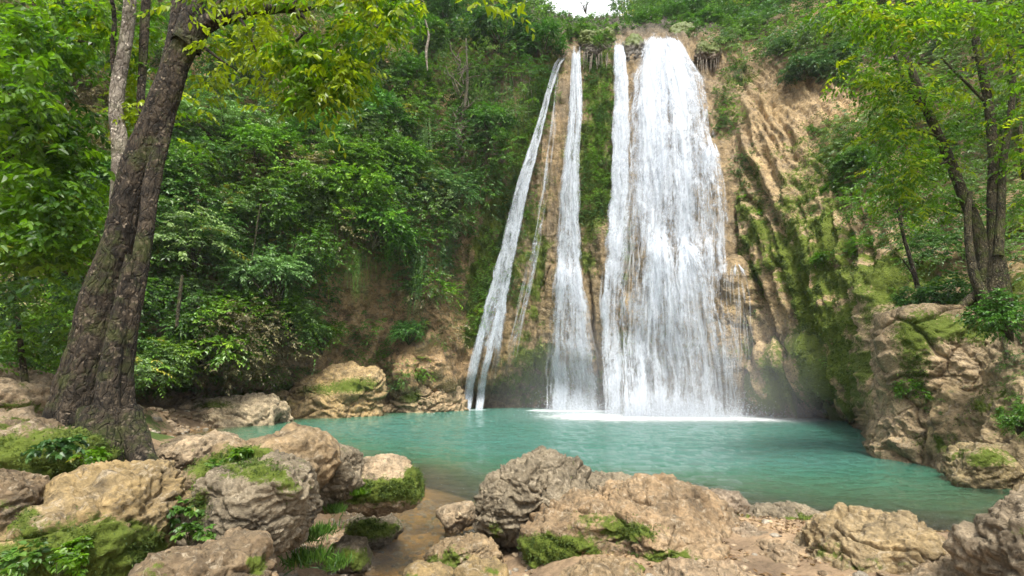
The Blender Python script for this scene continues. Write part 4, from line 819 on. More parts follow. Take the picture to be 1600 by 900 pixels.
lumpfield('creeping_grass', 'sparse grassy creepers on the tan slope right of the falls', 260, rsoft, 204, 0.11, 10, 8, (.25, .5), ['mid', 'pale', 'lime'], (0.0, 0.2), lrs=(.3, .6), wr=.14)

# ------------------------------------------------------------------ shrubs and small trees one can tell apart on the slopes
GS = 'shrubs crowding the jungle slope left of the falls'; GT = 'bushes along the cliff top'; GR = 'bushes on the right-hand slope'
SHRUBS = [  # px, py, out, (kind, palette, seed), scale, tint, name, label, group
 (300, 385, 2.5, ('layer', 'pale', 1), 1.35, (1.1, 1.1, 1.05), 'shrub', 'pale silvery shrub with drooping layered sprays just right of the big trunk', GS),
 (365, 330, 1.5, ('layer', 'pale', 2), .8, (.9, 1, .9), 'shrub', 'smaller pale green shrub above right of the silvery layered one', GS),
 (425, 440, 2.6, ('fine', 'pale', 1), 1.35, (.85, 1.05, .95), 'shrub', 'blue-green fine-leaved bush leaning out over the dark hollow', GS),
 (450, 500, 1.6, ('fine', 'mid', 2), 1.1, (1, 1, .9), 'shrub', 'mid-green bush under the blue-green one, left of the bare orange rock', GS),
 (330, 540, 1.6, ('broad', 'mid', 1), 1.1, (1.1, 1.1, .8), 'shrub', 'bright low bush above the overhang near the big trunk', GS),
 (385, 545, .8, ('broad', 'mid', 2), .7, (.9, 1.0, .8), 'shrub', 'low bush trailing over the lip of the dark overhang', GS),
 (265, 570, 1.2, ('fine', 'mid', 3), .9, (1.1, 1.0, .8), 'shrub', 'olive bush at the foot of the slope beside the big trunk', GS),
 (500, 530, 1.0, ('fine', 'lime', 4), .9, (.7, .75, .8), 'shrub', 'soft mossy-green bush draped above the ochre slab', GS),
 (640, 520, 1.2, ('fine', 'deep', 5), .75, (1.1, 1.3, 1), 'shrub', 'deep green rounded bush on the tan cliff foot left of the thin fall', GS),
 (590, 360, 2.4, ('broad', 'mid', 3), 1.2, (.8, 1, .9), 'shrub', 'glossy bush bulging out above the bare orange rock', GS),
 (655, 400, 1.8, ('vine', 'deep', 1), .9, (1.2, 1.2, 1.2), 'hanging_vine', 'dark leafy vine curtain hanging left of the bare reddish rock', GS),
 (610, 330, 1.6, ('vine', 'mid', 2), .8, (1, 1, 1), 'hanging_vine', 'mid-green vine curtain hanging over the orange rock recess', GS),
 (505, 340, 2.0, ('vine', 'lime', 3), 1.0, (.8, .85, .9), 'hanging_vine', 'bright heart-leaved vine tumbling down the middle of the slope', GS),
 (560, 300, 2.4, ('broad', 'mid', 5), 1.2, (1.1, 1.15, .9), 'shrub', 'light-catching bush in the middle of the left slope', GS),
 (470, 300, 2.0, ('layer', 'mid', 4), 1.3, (1.1, 1.1, .9), 'shrub', 'wide layered bush below the white dead stem', GS),
 (410, 250, 2.2, ('broad', 'mid', 6), 1.4, (1.0, 1.1, .9), 'shrub', 'leafy bush at upper left of the slope under the arching limb', GS),
 (350, 200, 2.0, ('layer', 'pale', 5), 1.4, (.8, 1, .8), 'shrub', 'feathery grey-green bush behind the yellow-green boughs', GS),
 (500, 210, 1.8, ('fine', 'mid', 6), 1.2, (.8, 1.05, .85), 'shrub', 'round green bush with one yellow sprig, below the boughs', GS),
 (540, 255, 1.8, ('layer', 'mid', 7), 1.1, (1.1, 1.15, .8), 'shrub', 'yellowish-green spreading bush beside the round green one', GS),
 (630, 265, 2.0, ('tall', 'mid', 1), .95, (1, 1.15, 1), 'shrub', 'upright bush left of the grey twiggy tree', GS),
 (640, 130, 2.6, ('tall', 'mid', 2), 1.3, (1, 1.15, 1.0), 'tree', 'creeper-wrapped conical tree left of the tall twiggy tree', None),
 (600, 190, 2.2, ('broad', 'deep', 3), 1.4, (1, 1.2, 1.2), 'shrub', 'dark bush at the foot of the creeper-wrapped tree', GS),
 (690, 300, 2.2, ('fine', 'pale', 8), 1.2, (.6, .85, .75), 'shrub', 'grey-green bush under the bare twigs near the left fall', GS),
 (745, 250, 1.4, ('vine', 'deep', 4), .9, (1.2, 1.2, 1.2), 'hanging_vine', 'vine curtain nearest the mossy edge of the left fall', GS),
 (560, 395, 2.0, ('vine', 'mid', 11), .6, (1, 1, 1), 'hanging_vine', 'short green vine fringe right above the bare orange recess', GS),
 (450, 380, 2.4, ('vine', 'deep', 12), .8, (1.1, 1.1, 1), 'hanging_vine', 'dark vine curtain above the blue-green fine-leaved bush', GS),
 (730, 120, 2.2, ('vine', 'mid', 13), 1.0, (1, 1.1, 1), 'hanging_vine', 'leafy vines hanging beside the crown of the twiggy tree', GS),
 (660, 200, 2.6, ('vine', 'pale', 14), .9, (.7, .9, .7), 'hanging_vine', 'grey-green vine veil between the creeper-wrapped tree and the twiggy tree', GS),
 (700, 350, 1.4, ('vine', 'pale', 5), .9, (.7, .85, .7), 'hanging_vine', 'dull grey-green vines straggling over the reddish rock', GS),
 (770, 200, 1.8, ('broad', 'deep', 4), 1.1, (1.1, 1.2, 1.1), 'shrub', 'dark bush overhanging the mossy shoulder beside the left fall', GS),
 (800, 130, 1.6, ('vine', 'deep', 6), 1.1, (1, 1, 1), 'hanging_vine', 'long dark vines and roots dangling at the top of the left fall', GS),
 (560, 100, 3.0, ('tall', 'deep', 3), 1.5, (1, 1.15, 1.1), 'tree', 'dark tree behind the tips of the yellow-green boughs', None),
 (700, 40, 3.0, ('tall', 'deep', 4), 1.6, (1, 1.1, 1.1), 'tree', 'dark crown at the top edge above the twiggy tree', None),
 (780, 60, 3.0, ('broad', 'deep', 7), 1.9, (1, 1.1, 1.15), 'tree', 'broad dark crown at the top, left of the sky gap', None),
 (225, 300, 2.0, ('broad', 'deep', 8), 1.2, (1, 1.1, 1), 'shrub', 'dark bush seen between the pale thin trunk and the big one', GS),
 (850, 70, 3.0, ('fine', 'mid', 9), 1.5, (.75, 1, .95), 'tree', 'round tree crown directly above the thin left fall', GT),
 (905, 58, 0.8, ('broad', 'mid', 10), .8, (1.1, 1.1, .8), 'shrub', 'sunlit bush on the lip between the middle fall and the third stream', GT),
 (940, 70, 0.6, ('broad', 'mid', 11), .7, (1.2, 1.2, .8), 'shrub', 'bright tuft of leaves overhanging the lip left of the widest fall', GT),
 (990, 42, 0.2, ('fine', 'deep', 10), .7, (1.1, 1.2, .9), 'shrub', 'small bush on the rock that parts the widest fall from the third stream', GT),
 (1012, 34, 1.5, ('broad', 'mid', 21), .9, (1, 1.1, .9), 'shrub', 'bush directly above the left half of the widest fall', GT),
 (1052, 26, 2.0, ('fine', 'mid', 14), 1.0, (.9, 1.05, .9), 'shrub', 'bush directly above the right half of the widest fall', GT),
 (1080, 20, 1.5, ('broad', 'deep', 22), .9, (1.2, 1.3, 1.1), 'shrub', 'dark bush behind the rounded rock on the lip', GT),
 (1100, 40, 1.0, ('broad', 'mid', 12), 1.0, (.9, 1.05, .9), 'shrub', 'bush crowding the right shoulder of the widest fall', GT),
 (1130, 65, 1.0, ('frond', 'pale', 1), .9, (.7, .9, .8), 'grass_clump', 'drooping long-bladed clump at the right shoulder of the falls', GT),
 (1175, 35, 2.0, ('frond', 'pale', 2), 1.4, (.7, .95, .85), 'grass_clump', 'big arching grey-green cane clump at the top right of the falls', GT),
 (1225, 70, 1.8, ('frond', 'pale', 3), 1.2, (.65, .85, .75), 'grass_clump', 'cane clump hanging over the bare tan recess', GT),
 (1275, 50, 2.2, ('frond', 'pale', 4), 1.3, (.6, .85, .75), 'grass_clump', 'cane clump above the dark cleft in the right cliff', GT),
 (1150, 110, .8, ('vine', 'deep', 7), .5, (1.1, 1.1, 1), 'hanging_vine', 'short dark vines below the right shoulder of the falls', GT),
 (1255, 110, 1.6, ('broad', 'pale', 2), .9, (.65, .85, .75), 'shrub', 'grey-green bush right of the bare tan recess', GR),
 (1310, 95, 2.0, ('broad', 'pale', 3), 1.1, (.75, .95, .8), 'shrub', 'bush hanging down just above the dark cleft', GR),
 (1335, 260, 1.2, ('fine', 'mid', 11), .9, (1, 1.1, .9), 'shrub', 'low green bush on the tan slope beneath the cleft', GR),
 (1310, 300, .6, ('fine', 'lime', 12), .6, (.8, .9, .8), 'shrub', 'small grassy bush on the tan slope above the moss curtain', GR),
 (1310, 405, .6, ('broad', 'lime', 2), .6, (.75, .85, .8), 'shrub', 'leafy clump crowning the bright moss curtain', GR),
 (1360, 390, .8, ('fine', 'lime', 13), .6, (.8, .9, .8), 'shrub', 'clump on the path edge right of the moss curtain', GR),
 (1350, 545, .5, ('broad', 'deep', 12), .42, (1.3, 1.4, 1), 'shrub', 'dark ivy-like clump on the edge of the right-hand bluff', GR),
 (1430, 610, .3, ('broad', 'lime', 13), .26, (.8, .9, .8), 'shrub', 'small trailing clump low on the face of the right-hand bluff', GR),
 (1480, 470, .6, ('broad', 'deep', 14), .62, (1.2, 1.3, 1), 'shrub', 'dark bush in the shade left of the forked tree roots', GR),
 (1570, 500, .4, ('broad', 'mid', 15), .45, (.8, 1, .8), 'shrub', 'bush spilling over the bluff below the forked tree', GR),
 (1595, 660, .3, ('broad', 'mid', 16), .25, (1, 1.1, .8), 'shrub', 'bright leaves at the right edge above the wedged mossy rock', GR),
 (1600, 420, 1.0, ('frond', 'deep', 5), .7, (1.1, 1.2, 1), 'shrub', 'ferny bush at the right edge beside the forked tree', GR),
]
for i, (px, py, out, key, sc1, tint, nm, lb, g) in enumerate(SHRUBS):
    if g == GS: sc1 *= 1.15; tint = (1.7 * tint[0], 1.5 * tint[1], 1.3 * tint[2]); out += .5
    if px > 1395 and py > 485: out += 1.3
    loc = onc(px, py, out); plant(nm, lb, loc, key, sc1, rz=(i * 2.399) % 6.28, tint=tint, group=g)

# crowns on the plateau behind the lip, with the gap of bright sky between them
for i, (px, py, Y, key, sc1, tint, lb) in enumerate([
    (812, 5, 56, ('tall', 'mid', 5), 1.5, (.9, 1.1, 1.1), 'hazy tree left of the sky gap behind the falls'),
    (850, -12, 60, ('sparse', 'mid', 1), 1.3, (1, 1.1, 1.0), 'thin see-through tree at the left rim of the sky gap'),
    (880, 44, 58, ('broad', 'mid', 17), 1.2, (1, 1.15, 1), 'rounded tree under the sky gap behind the middle fall'),
    (930, 52, 57, ('broad', 'deep', 18), 1.3, (1.2, 1.4, 1.2), 'darker rounded tree under the sky gap, behind the third stream'),
    (975, 12, 60, ('sparse', 'mid', 2), 1.6, (1.0, 1.15, 1), 'thin see-through tree at the right rim of the sky gap'),
    (1015, 10, 62, ('tall', 'pale', 6), 1.6, (.75, .95, .9), 'pale hazy tree above the notch of the widest fall'),
    (1065, 10, 58, ('broad', 'pale', 7), 1.9, (.7, .95, .9), 'broad hazy tree above the widest fall'),
    (1020, 42, 56, ('broad', 'mid', 19), 1.0, (.9, 1.1, 1), 'low bush upstream in the notch of the widest fall'),
    (1110, 8, 54, ('tall', 'deep', 7), 1.5, (1.2, 1.4, 1.3), 'dark tree behind the right shoulder of the falls'),
    (1150, -15, 52, ('broad', 'deep', 20), 1.8, (1.1, 1.3, 1.2), 'dark crown at the top edge behind the big cane clump'),
    (912, 4, 60, ('sparse', 'mid', 3), .9, (1, 1.1, 1), 'small twiggy tree standing up into the sky gap'),
    (1205, 0, 47, ('tall', 'mid', 9), 1.4, (.9, 1.1, 1), 'green crown at the top edge above the bare tan recess'),
    (1262, -6, 45, ('tall', 'deep', 10), 1.4, (1.3, 1.5, 1.2), 'dark crown at the top edge above the dark cleft'),
    (1320, 40, 41, ('broad', 'pale', 8), 1.2, (.8, 1, .85), 'grey-green crown behind the bright leaf tips at upper right'),
    (612, -5, 44, ('tall', 'mid', 11), 1.6, (1, 1.15, 1), 'light green crown at the top edge right of the yellow-green boughs'),
    (665, 60, 43, ('broad', 'mid', 22), 1.3, (1.1, 1.2, .9), 'bushy light green tree left of the twiggy tree crown'),
    (760, -10, 56, ('tall', 'mid', 8), 1.7, (.9, 1.1, 1), 'mid-green crown at the top edge left of the hazy tree')]):
    plant('tree', lb, P(px, py, Y), key, sc1, rz=i * 1.7, tint=tint, group='trees behind the cliff top')

# dark boulders on the lip
boulder('dark wet rock parting the widest fall from the third stream at the lip', [(972, 78), (976, 58), (988, 50), (1000, 56), (1004, 84), (996, 118), (980, 110)], 42.3, 0.9, (0.08, 0.07, 0.05), 5, 50, [(985, 55, 20, 12, .9)], rough=1.4, wet=.9)
boulder('dark rounded rock on the lip right of the widest fall', [(1048, 58), (1052, 42), (1068, 36), (1080, 44), (1082, 64), (1066, 72)], 43.2, 0.9, (0.07, 0.06, 0.045), 5, 51, [(1066, 46, 30, 16, .9)], rough=1.3, wet=.9)
boulder('dark root-hung rock ledge between the middle fall and the third stream', [(908, 78), (912, 58), (935, 50), (956, 58), (958, 92), (940, 100), (915, 98)], 42.8, 0.9, (0.07, 0.06, 0.045), 6, 52, [(935, 54, 40, 12, 1)], rough=1.4, wet=.8)
boulder('overhanging brown tufa knob with roots right of the widest fall', [(1090, 84), (1098, 70), (1115, 68), (1126, 78), (1122, 96), (1108, 104), (1094, 98)], 40.4, 0.8, (0.17, 0.12, 0.08), 5, 53, [(1108, 72, 22, 9, .7)], rough=1.9, wet=.6)

# ------------------------------------------------------------------ the big leaning tree
r = np.random.RandomState(11)
bt = link('tree', None, loc=P(150, 705, 6.5), label='big leaning tree with dark double trunk and yellow-green boughs over the left of the pool', category='tree')
def sub_(name, V_, F_, mat, root, **kw):
    L0 = np.array(root.location); me = mkmesh(name, V_ - L0, F_, **kw); return link(name, me, mat, parent=root)
A_ = pxtube([(112, 800, 160), (114, 735, 136), (114, 690, 116), (120, 640, 96), (129, 590, 84), (144, 535, 76), (156, 490, 72), (175, 425, 66), (194, 360, 60), (205, 300, 58), (221, 250, 60), (241, 200, 60), (259, 150, 56), (276, 100, 52), (296, 58, 46)], 6.5, rs=.78, nseg=150, sub=36, bark=0.085, flute=0.42, seed=3)
B_ = pxtube([(236, 800, 100, -.35), (212, 735, 72, -.28), (196, 690, 58, -.25), (188, 640, 46, -.2), (188, 590, 38, -.2), (196, 530, 34, -.2), (207, 475, 32, -.2), (219, 415, 30, -.18), (231, 340, 28, -.15), (238, 285, 28, -.1), (252, 225, 26, -.05), (268, 165, 22, 0)], 6.5, rs=.80, nseg=100, sub=34, bark=0.12, flute=0.25, seed=5)
Fl = [pxtube([(200, 640, 30, -.25), (212, 690, 36, -.35), (226, 722, 32, -.5), (246, 752, 24, -.75), (262, 790, 14, -1.0)], 6.5, nseg=26, sub=14, bark=.09, flute=.2, seed=15), pxtube([(96, 640, 28, 0), (82, 690, 34, -.2), (62, 722, 30, -.4), (36, 752, 20, -.6), (10, 780, 12, -.8)], 6.5, nseg=26, sub=14, bark=.09, flute=.2, seed=16), pxtube([(140, 640, 30, -.45), (142, 700, 34, -.6), (150, 745, 30, -.8), (166, 790, 18, -1.1)], 6.5, nseg=26, sub=14, bark=.09, flute=.2, seed=17), pxtube([(70, 790, 60, -.3), (84, 720, 44, -.2), (100, 660, 34, -.1), (116, 600, 26, 0)], 6.5, nseg=26, sub=14, bark=.08, flute=.2, seed=9), pxtube([(160, 800, 60, -.7), (165, 720, 44, -.55), (168, 660, 36, -.42), (170, 590, 30, -.35), (186, 500, 24, -.3), (206, 400, 18, -.25)], 6.5, nseg=30, sub=16, bark=.09, flute=.2, seed=10)]
sub_('trunk', *merge([A_, B_] + Fl), M_BARK, bt)
limb = pxtube([(290, 70, 48), (310, 46, 34), (335, 32, 26), (370, 22, 21), (410, 15, 18), (445, 12, 16), (465, 20, 13), (482, 50, 10), (492, 84, 8), (510, 120, 5), (540, 150, 3)], 6.5, nseg=22, sub=10, bark=.06, flute=.1, seed=12)
sub_('limb', *limb, M_BARK, bt)
l2 = merge([pxtube([(292, 70, 46), (300, 30, 36), (312, -20, 30), (330, -90, 22), (350, -200, 12)], 6.5, nseg=20, sub=8, bark=.06, flute=.1, seed=13),
            pxtube([(262, 120, 30), (272, 70, 26), (278, 20, 22), (280, -60, 18), (270, -160, 8)], 6.6, nseg=16, sub=8, bark=.06, flute=.1, seed=14)])
sub_('limb', *l2, M_BARK, bt)
tw = []
TW = [[(455, 14, 9), (470, -8, 7), (500, -30, 5), (560, -40, 3)], [(445, 12, 8), (452, -10, 6), (440, -50, 4)], [(465, 18, 8), (510, 10, 5), (560, 30, 4), (605, 50, 2)], [(370, 22, 7), (385, 45, 5), (400, 80, 3)],
      [(480, 45, 6), (450, 80, 4), (430, 120, 2)], [(492, 84, 6), (520, 130, 4), (552, 138, 2)], [(330, 34, 8), (350, -10, 6), (400, -50, 4)], [(300, 60, 8), (340, 90, 4), (370, 110, 2)]]
for t_ in TW: tw.append(pxtube(t_, 6.4, nseg=7, sub=5, seed=1))
sub_('twigs', *merge(tw), M_BARK, bt)
def pxsprays(areas, pal, leaf, nl, L, name='foliage', root=None, near=True, mat=None, seed=0, wr=.27, **kw):
    r = np.random.RandomState(seed); O = []; 
    for (px, py, rx, ry, Y, dY, N) in areas:
        a = r.normal(size=(N, 2)) * .5; O.append(P(px + a[:, 0] * rx, py + a[:, 1] * ry, Y + r.uniform(-dY, dY, N)))
    O = np.concatenate(O); a = r.uniform(0, 2 * np.pi, len(O)); D = np.stack([np.cos(a), np.sin(a) * .7, r.uniform(-.6, .35, len(O))], 1)
    pos, dr, nv, ln, ix = sprays(r, O, D, r.uniform(*L, len(O)), nl, leaf, **kw)
    if isinstance(pal, (list, tuple)):
        pi = np.clip(((.5 + 1.5 * fbm(O, .6, 2, seed)) * len(pal)).astype(int), 0, len(pal) - 1); base = np.zeros((len(O), 3))
        for k, p_ in enumerate(pal): base[pi == k] = leafcol(r, int((pi == k).sum()), p_)
    else: base = leafcol(r, len(O), pal)
    L0 = np.array(root.location); me = leafmesh(name, pos - L0, dr, nv, ln, wr, .12, base[ix] * r.uniform(.8, 1.2, (len(ix), 1)), near)
    return link(name, me, mat or M_LEAFY, parent=root)
pxsprays([(430, 60, 60, 45, 6.3, .7, 60), (490, 100, 70, 60, 6.2, .6, 150), (525, 130, 45, 45, 6.3, .5, 80), (480, 150, 50, 30, 6.4, .5, 40), (570, 30, 60, 50, 6.0, .6, 60), (600, 40, 35, 40, 6.0, .5, 24), (540, -15, 110, 35, 6.0, .8, 70), (370, 70, 60, 40, 6.6, .6, 35),
          (400, -10, 110, 35, 6.3, .8, 60), (330, 130, 30, 40, 6.9, .4, 16), (640, 8, 26, 20, 5.8, .4, 10), (770, 4, 40, 8, 5.6, .4, 8), (300, 20, 30, 30, 6.0, .2, 6)], ['yellow', 'yellow', 'lime'], 0.115, 9, (.22, .42), root=bt, seed=21, wr=.24, hang=.45, updown=.8)
# pale thin tree left of it
pt = link('tree', None, loc=P(185, 560, 7.6), label='thin pale-barked tree rising close behind the left side of the big leaning trunk', category='tree')
sub_('trunk', *pxtube([(150, 700, 34), (170, 500, 30), (184, 380, 28), (188, 300, 26), (188, 230, 24), (182, 180, 22), (185, 130, 22), (194, 80, 20), (201, 30, 20), (204, -40, 18), (206, -160, 14)], 7.6, nseg=40, sub=14, bark=.05, flute=.15, seed=31), M_BARKP, pt)
sub_('branch', *merge([pxtube([(196, 330, 16), (214, 230, 13), (222, 120, 12), (226, 40, 14), (232, -60, 12)], 7.9, nseg=16, sub=8, bark=.05, seed=33), pxtube([(186, 160, 9), (176, 90, 8), (178, 20, 7), (160, -60, 5)], 7.7, nseg=10, sub=6, seed=34)]), M_BARK, pt)
pxsprays([(215, 110, 30, 70, 8.2, .5, 40), (210, 190, 30, 40, 8.0, .4, 30), (240, 60, 30, 60, 8.4, .4, 24), (150, 30, 60, 60, 8, .7, 60), (290, 200, 24, 60, 8.2, .4, 12), (190, -20, 100, 40, 7.8, .6, 40)], ['yellow', 'lime'], .12, 9, (.2, .4), root=pt, seed=36, wr=.26)
# leafy tree filling the left edge
lt = link('tree', None, loc=P(-120, 640, 8.5), label='dense leafy tree filling the left edge of the picture', category='tree')
sub_('trunk', *merge([pxtube([(-130, 720, 60), (-120, 500, 46), (-90, 300, 40), (-60, 100, 34), (-30, -80, 26)], 8.5, nseg=24, sub=10, bark=.06, flute=.15, seed=41)]), M_BARKM, lt)
sub_('branch', *merge([pxtube([(-100, 350, 20), (-20, 260, 14), (60, 230, 8), (120, 240, 4)], 8.3, nseg=10, sub=6), pxtube([(-80, 180, 20), (0, 90, 14), (80, 60, 8), (150, 70, 4)], 8.1, nseg=10, sub=6), pxtube([(-110, 420, 18), (-30, 390, 10), (50, 400, 6), (110, 430, 3)], 8.0, nseg=10, sub=6)]), M_BARKM, lt)
pxsprays([(40, 60, 90, 70, 8.0, 1.2, 260), (110, 60, 60, 70, 8.6, 1.0, 140), (30, 180, 80, 60, 7.8, 1.0, 220), (100, 220, 60, 60, 8.3, .9, 170), (50, 300, 80, 50, 7.6, .9, 230), (125, 320, 40, 50, 8.2, .7, 90), (20, 380, 60, 40, 7.4, .8, 110), (90, 385, 60, 40, 7.8, .7, 90), (20, 120, 60, 60, 6.6, .4, 60)],
         ['lime', 'mid', 'lime', 'deep', 'mid'], .13, 9, (.22, .45), root=lt, seed=43, wr=.30, hang=.3)
lb_ = link('shrub', None, loc=P(40, 560, 9.5), label='lower bush with trailing sprays beneath the leafy tree at the left edge', category='shrub')
pxsprays([(30, 450, 60, 40, 9.2, 1.0, 90), (110, 460, 36, 50, 10, .8, 80), (60, 520, 90, 30, 10.2, 1.0, 120), (20, 550, 60, 20, 10.4, .6, 50), (100, 560, 50, 20, 11, .8, 50)], ['mid', 'lime', 'deep'], .11, 9, (.22, .45), root=lb_, seed=45, wr=.27, mat=M_LEAF)
sub_('stem', *merge([pxtube([(40, 600, 10), (30, 520, 7), (20, 440, 4)], 10, nseg=6, sub=5), pxtube([(110, 600, 9), (125, 520, 6), (130, 430, 3)], 10.4, nseg=6, sub=5)]), M_BARKM, lb_)

# ------------------------------------------------------------------ tall twiggy tree and dead stem on the left slope
tt = link('tree', None, loc=onc(700, 330, .5), label='tall tree with pale bare twigs below a dull green crown, left of the thin fall', category='tree')
Yt = float(samp(YACT, 715, 250)) - 2.5
br = [pxtube([(700, 350, 8, 1), (712, 260, 7), (722, 190, 6), (730, 130, 5), (728, 60, 3)], Yt, nseg=8, sub=6)]
r = np.random.RandomState(17)
for k in range(46):
    x, y = 716 + r.uniform(-6, 10), r.uniform(90, 250); a = r.uniform(-1.3, 1.3); L_ = r.uniform(14, 46); x2, y2 = x + math.sin(a) * L_, y - math.cos(a) * L_ * .8
    br.append(pxtube([(x, y, 2.6), ((x + x2) / 2 + r.uniform(-5, 5), (y + y2) / 2 + r.uniform(-4, 4), 1.8), (x2, y2, 1.0)], Yt - r.uniform(0, 1.2), nseg=5, sub=4))
sub_('trunk', *merge(br), M_BARKG, tt)
pxsprays([(725, 50, 50, 40, Yt, 1.4, 120), (720, 100, 60, 36, Yt, 1.4, 130), (745, 130, 40, 40, Yt, 1, 60), (690, 90, 36, 40, Yt, 1, 50), (700, 260, 40, 40, Yt, 1, 50)], ['mid', 'pale', 'lime'], .13, 9, (.4, .9), root=tt, seed=51, mat=M_LEAF, near=False)
ds = link('dead_tree', None, loc=onc(573, 150, 1.5), label='bare white dead stem standing above the slope foliage', category='dead tree')
Yd = float(samp(YACT, 580, 120)) - 3.0
sub_('trunk', *merge([pxtube([(572, 152, 7), (577, 120, 6), (583, 85, 5), (586, 50, 4), (590, 10, 3)], Yd, nseg=8, sub=6), pxtube([(668, 110, 2, 0), (666, 80, 5, 0), (670, 55, 4, 0), (664, 30, 2, 0)], Yd, nseg=6, sub=4)]), M_BARKP, ds)
# hanging roots and lianas
rt = []
r = np.random.RandomState(19)
for k in range(60):
    if k < 30: x, y = r.uniform(740, 830), r.uniform(60, 130)
    elif k < 46: x, y = r.uniform(910, 955), r.uniform(80, 90)
    else: x, y = r.uniform(1090, 1130), r.uniform(84, 96)
    L_ = r.uniform(15, 60 if k < 30 else 28); Yk = float(samp(YFRONT, x, min(y + 20, 400))) - .3; dxx = r.uniform(-8, 8) if k < 30 else r.uniform(-2, 2)
    rt.append(pxtube([(x, y, 1.6), (x + dxx * .4, y + L_ * .5, 1.4), (x + dxx, y + L_, .8)], Yk, nseg=4, sub=3))
V_, F_ = merge(rt); link('hanging_roots', mkmesh('hanging_roots', V_, F_), M_BARKP, kind='stuff', label='thin roots dangling along the overhanging lip of the cliff', category='roots')
for nm_, rows, Yl, lb in [('liana', [(408, 318, 3), (402, 350, 3), (398, 380, 2), (390, 420, 2)], 29.5, 'pale liana hanging in the dark gap left of the blue-green bush'), ('liana', [(285, 430, 5), (280, 470, 6), (276, 510, 5)], 24.5, 'mossy stem hanging under the silvery layered shrub')]:
    V_, F_ = pxtube(rows, Yl, nseg=6, sub=5); o_ = V_.mean(0); link(nm_, mkmesh(nm_, V_ - o_, F_), M_BARKM, loc=o_, label=lb, category='liana')

# ------------------------------------------------------------------ forked tree on the right-hand bluff
rt_ = link('tree', None, loc=P(1548, 475, 15.2), label='forked tree with several slender leaning stems on the right-hand bluff', category='tree')
stems = [[(1549, 500, 40), (1543, 455, 32), (1538, 400, 26), (1520, 340, 22), (1503, 300, 19), (1486, 255, 18), (1470, 220, 17), (1450, 175, 15), (1432, 130, 14), (1418, 90, 12), (1412, 40, 9), (1414, -20, 6)],
         [(1562, 500, 44), (1558, 440, 36), (1554, 380, 24), (1552, 310, 19), (1552, 240, 18), (1544, 160, 16), (1528, 80, 14), (1512, 10, 12), (1500, -60, 9)],
         [(1560, 400, 16), (1564, 330, 14), (1568, 250, 12), (1580, 170, 11), (1582, 100, 10), (1574, 40, 9), (1566, -40, 7)],
         [(1540, 470, 22), (1522, 430, 16), (1514, 380, 13), (1512, 330, 11), (1516, 300, 8)]]
for k, rr_ in enumerate(stems): sub_('trunk', *pxtube(rr_, 15.2 - .2 * k, rs=.82, nseg=24, sub=12, bark=.05, flute=.12, seed=60 + k), M_BARKM, rt_)
brs = [[(1450, 175, 9), (1420, 140, 7), (1392, 70, 5), (1380, 30, 3)], [(1412, 60, 6), (1390, 30, 4), (1350, 15, 2)], [(1495, 225, 4), (1440, 205, 3), (1400, 200, 2)], [(1520, 90, 5), (1560, 60, 4), (1600, 50, 3)], [(1486, 250, 4), (1450, 262, 3), (1420, 262, 2)], [(1590, 130, 5), (1594, 200, 6), (1600, 280, 6)], [(1552, 300, 5), (1580, 260, 4), (1610, 250, 3)], [(1540, 160, 5), (1500, 120, 4), (1470, 90, 3)]]
sub_('branch', *merge([pxtube(b_, 15, nseg=8, sub=6) for b_ in brs]), M_BARKM, rt_)
roots = [[(1545, 450, 20), (1510, 462, 12), (1470, 478, 9), (1440, 488, 5)], [(1560, 470, 18), (1585, 485, 12), (1620, 500, 8)], [(1545, 470, 14), (1538, 500, 9), (1534, 530, 6)], [(1535, 430, 12), (1500, 440, 9), (1468, 452, 6)], [(1565, 480, 12), (1575, 520, 8), (1572, 550, 5)]]
def surf_tube(rows, **kw):
    xs = np.array([a[0] for a in rows], float); ys = np.array([a[1] for a in rows], float); Yr = np.minimum(samp(YACT, xs, ys), 15.6) - .06
    return tube([P(a, b_, c_) for a, b_, c_ in zip(xs, ys, Yr)], [a[2] / 2 / F * y_ for a, y_ in zip(rows, Yr)], **kw)
roots = [[(1545, 452, 22), (1525, 462, 16), (1505, 476, 12), (1485, 492, 9), (1470, 512, 5)], [(1560, 478, 18), (1580, 490, 13), (1600, 500, 9), (1625, 520, 5)], [(1545, 480, 14), (1540, 500, 10), (1530, 520, 7), (1528, 545, 4)], [(1565, 484, 13), (1574, 510, 9), (1570, 535, 6), (1576, 560, 3)], [(1540, 466, 12), (1518, 480, 8), (1508, 500, 5), (1510, 525, 3)]]
sub_('roots', *merge([surf_tube(b_, nseg=10, sub=7, bark=.10) for b_ in roots]), M_BARKM, rt_)
pxsprays([(1330, 20, 60, 25, 12.0, 1, 80), (1400, 40, 60, 30, 12.5, 1.2, 110), (1480, 20, 70, 40, 13, 1.5, 120), (1570, 30, 50, 50, 13, 1.5, 110), (1345, 120, 46, 30, 14.5, .8, 45), (1400, 130, 60, 50, 14.5, 1.2, 90), (1385, 200, 50, 36, 14.5, 1, 75), (1440, 250, 60, 40, 15, 1, 90),
          (1490, 150, 50, 60, 15.5, 1.2, 70), (1590, 130, 30, 60, 14, 1, 60), (1480, 320, 50, 24, 15.6, .8, 45), (1400, 290, 50, 30, 15.5, .8, 60), (1590, 230, 30, 40, 14.5, .8, 36), (1500, 210, 30, 30, 15.6, .8, 26), (1610, 330, 30, 40, 14.5, .8, 26)],
         ['lime', 'mid', 'yellow', 'lime'], .17, 10, (.4, .85), root=rt_, seed=63, wr=.26, near=True)
sp = link('sapling', None, loc=P(1432, 445, 19.0), label='slim dark sapling leaning up from the path edge left of the forked tree', category='sapling')
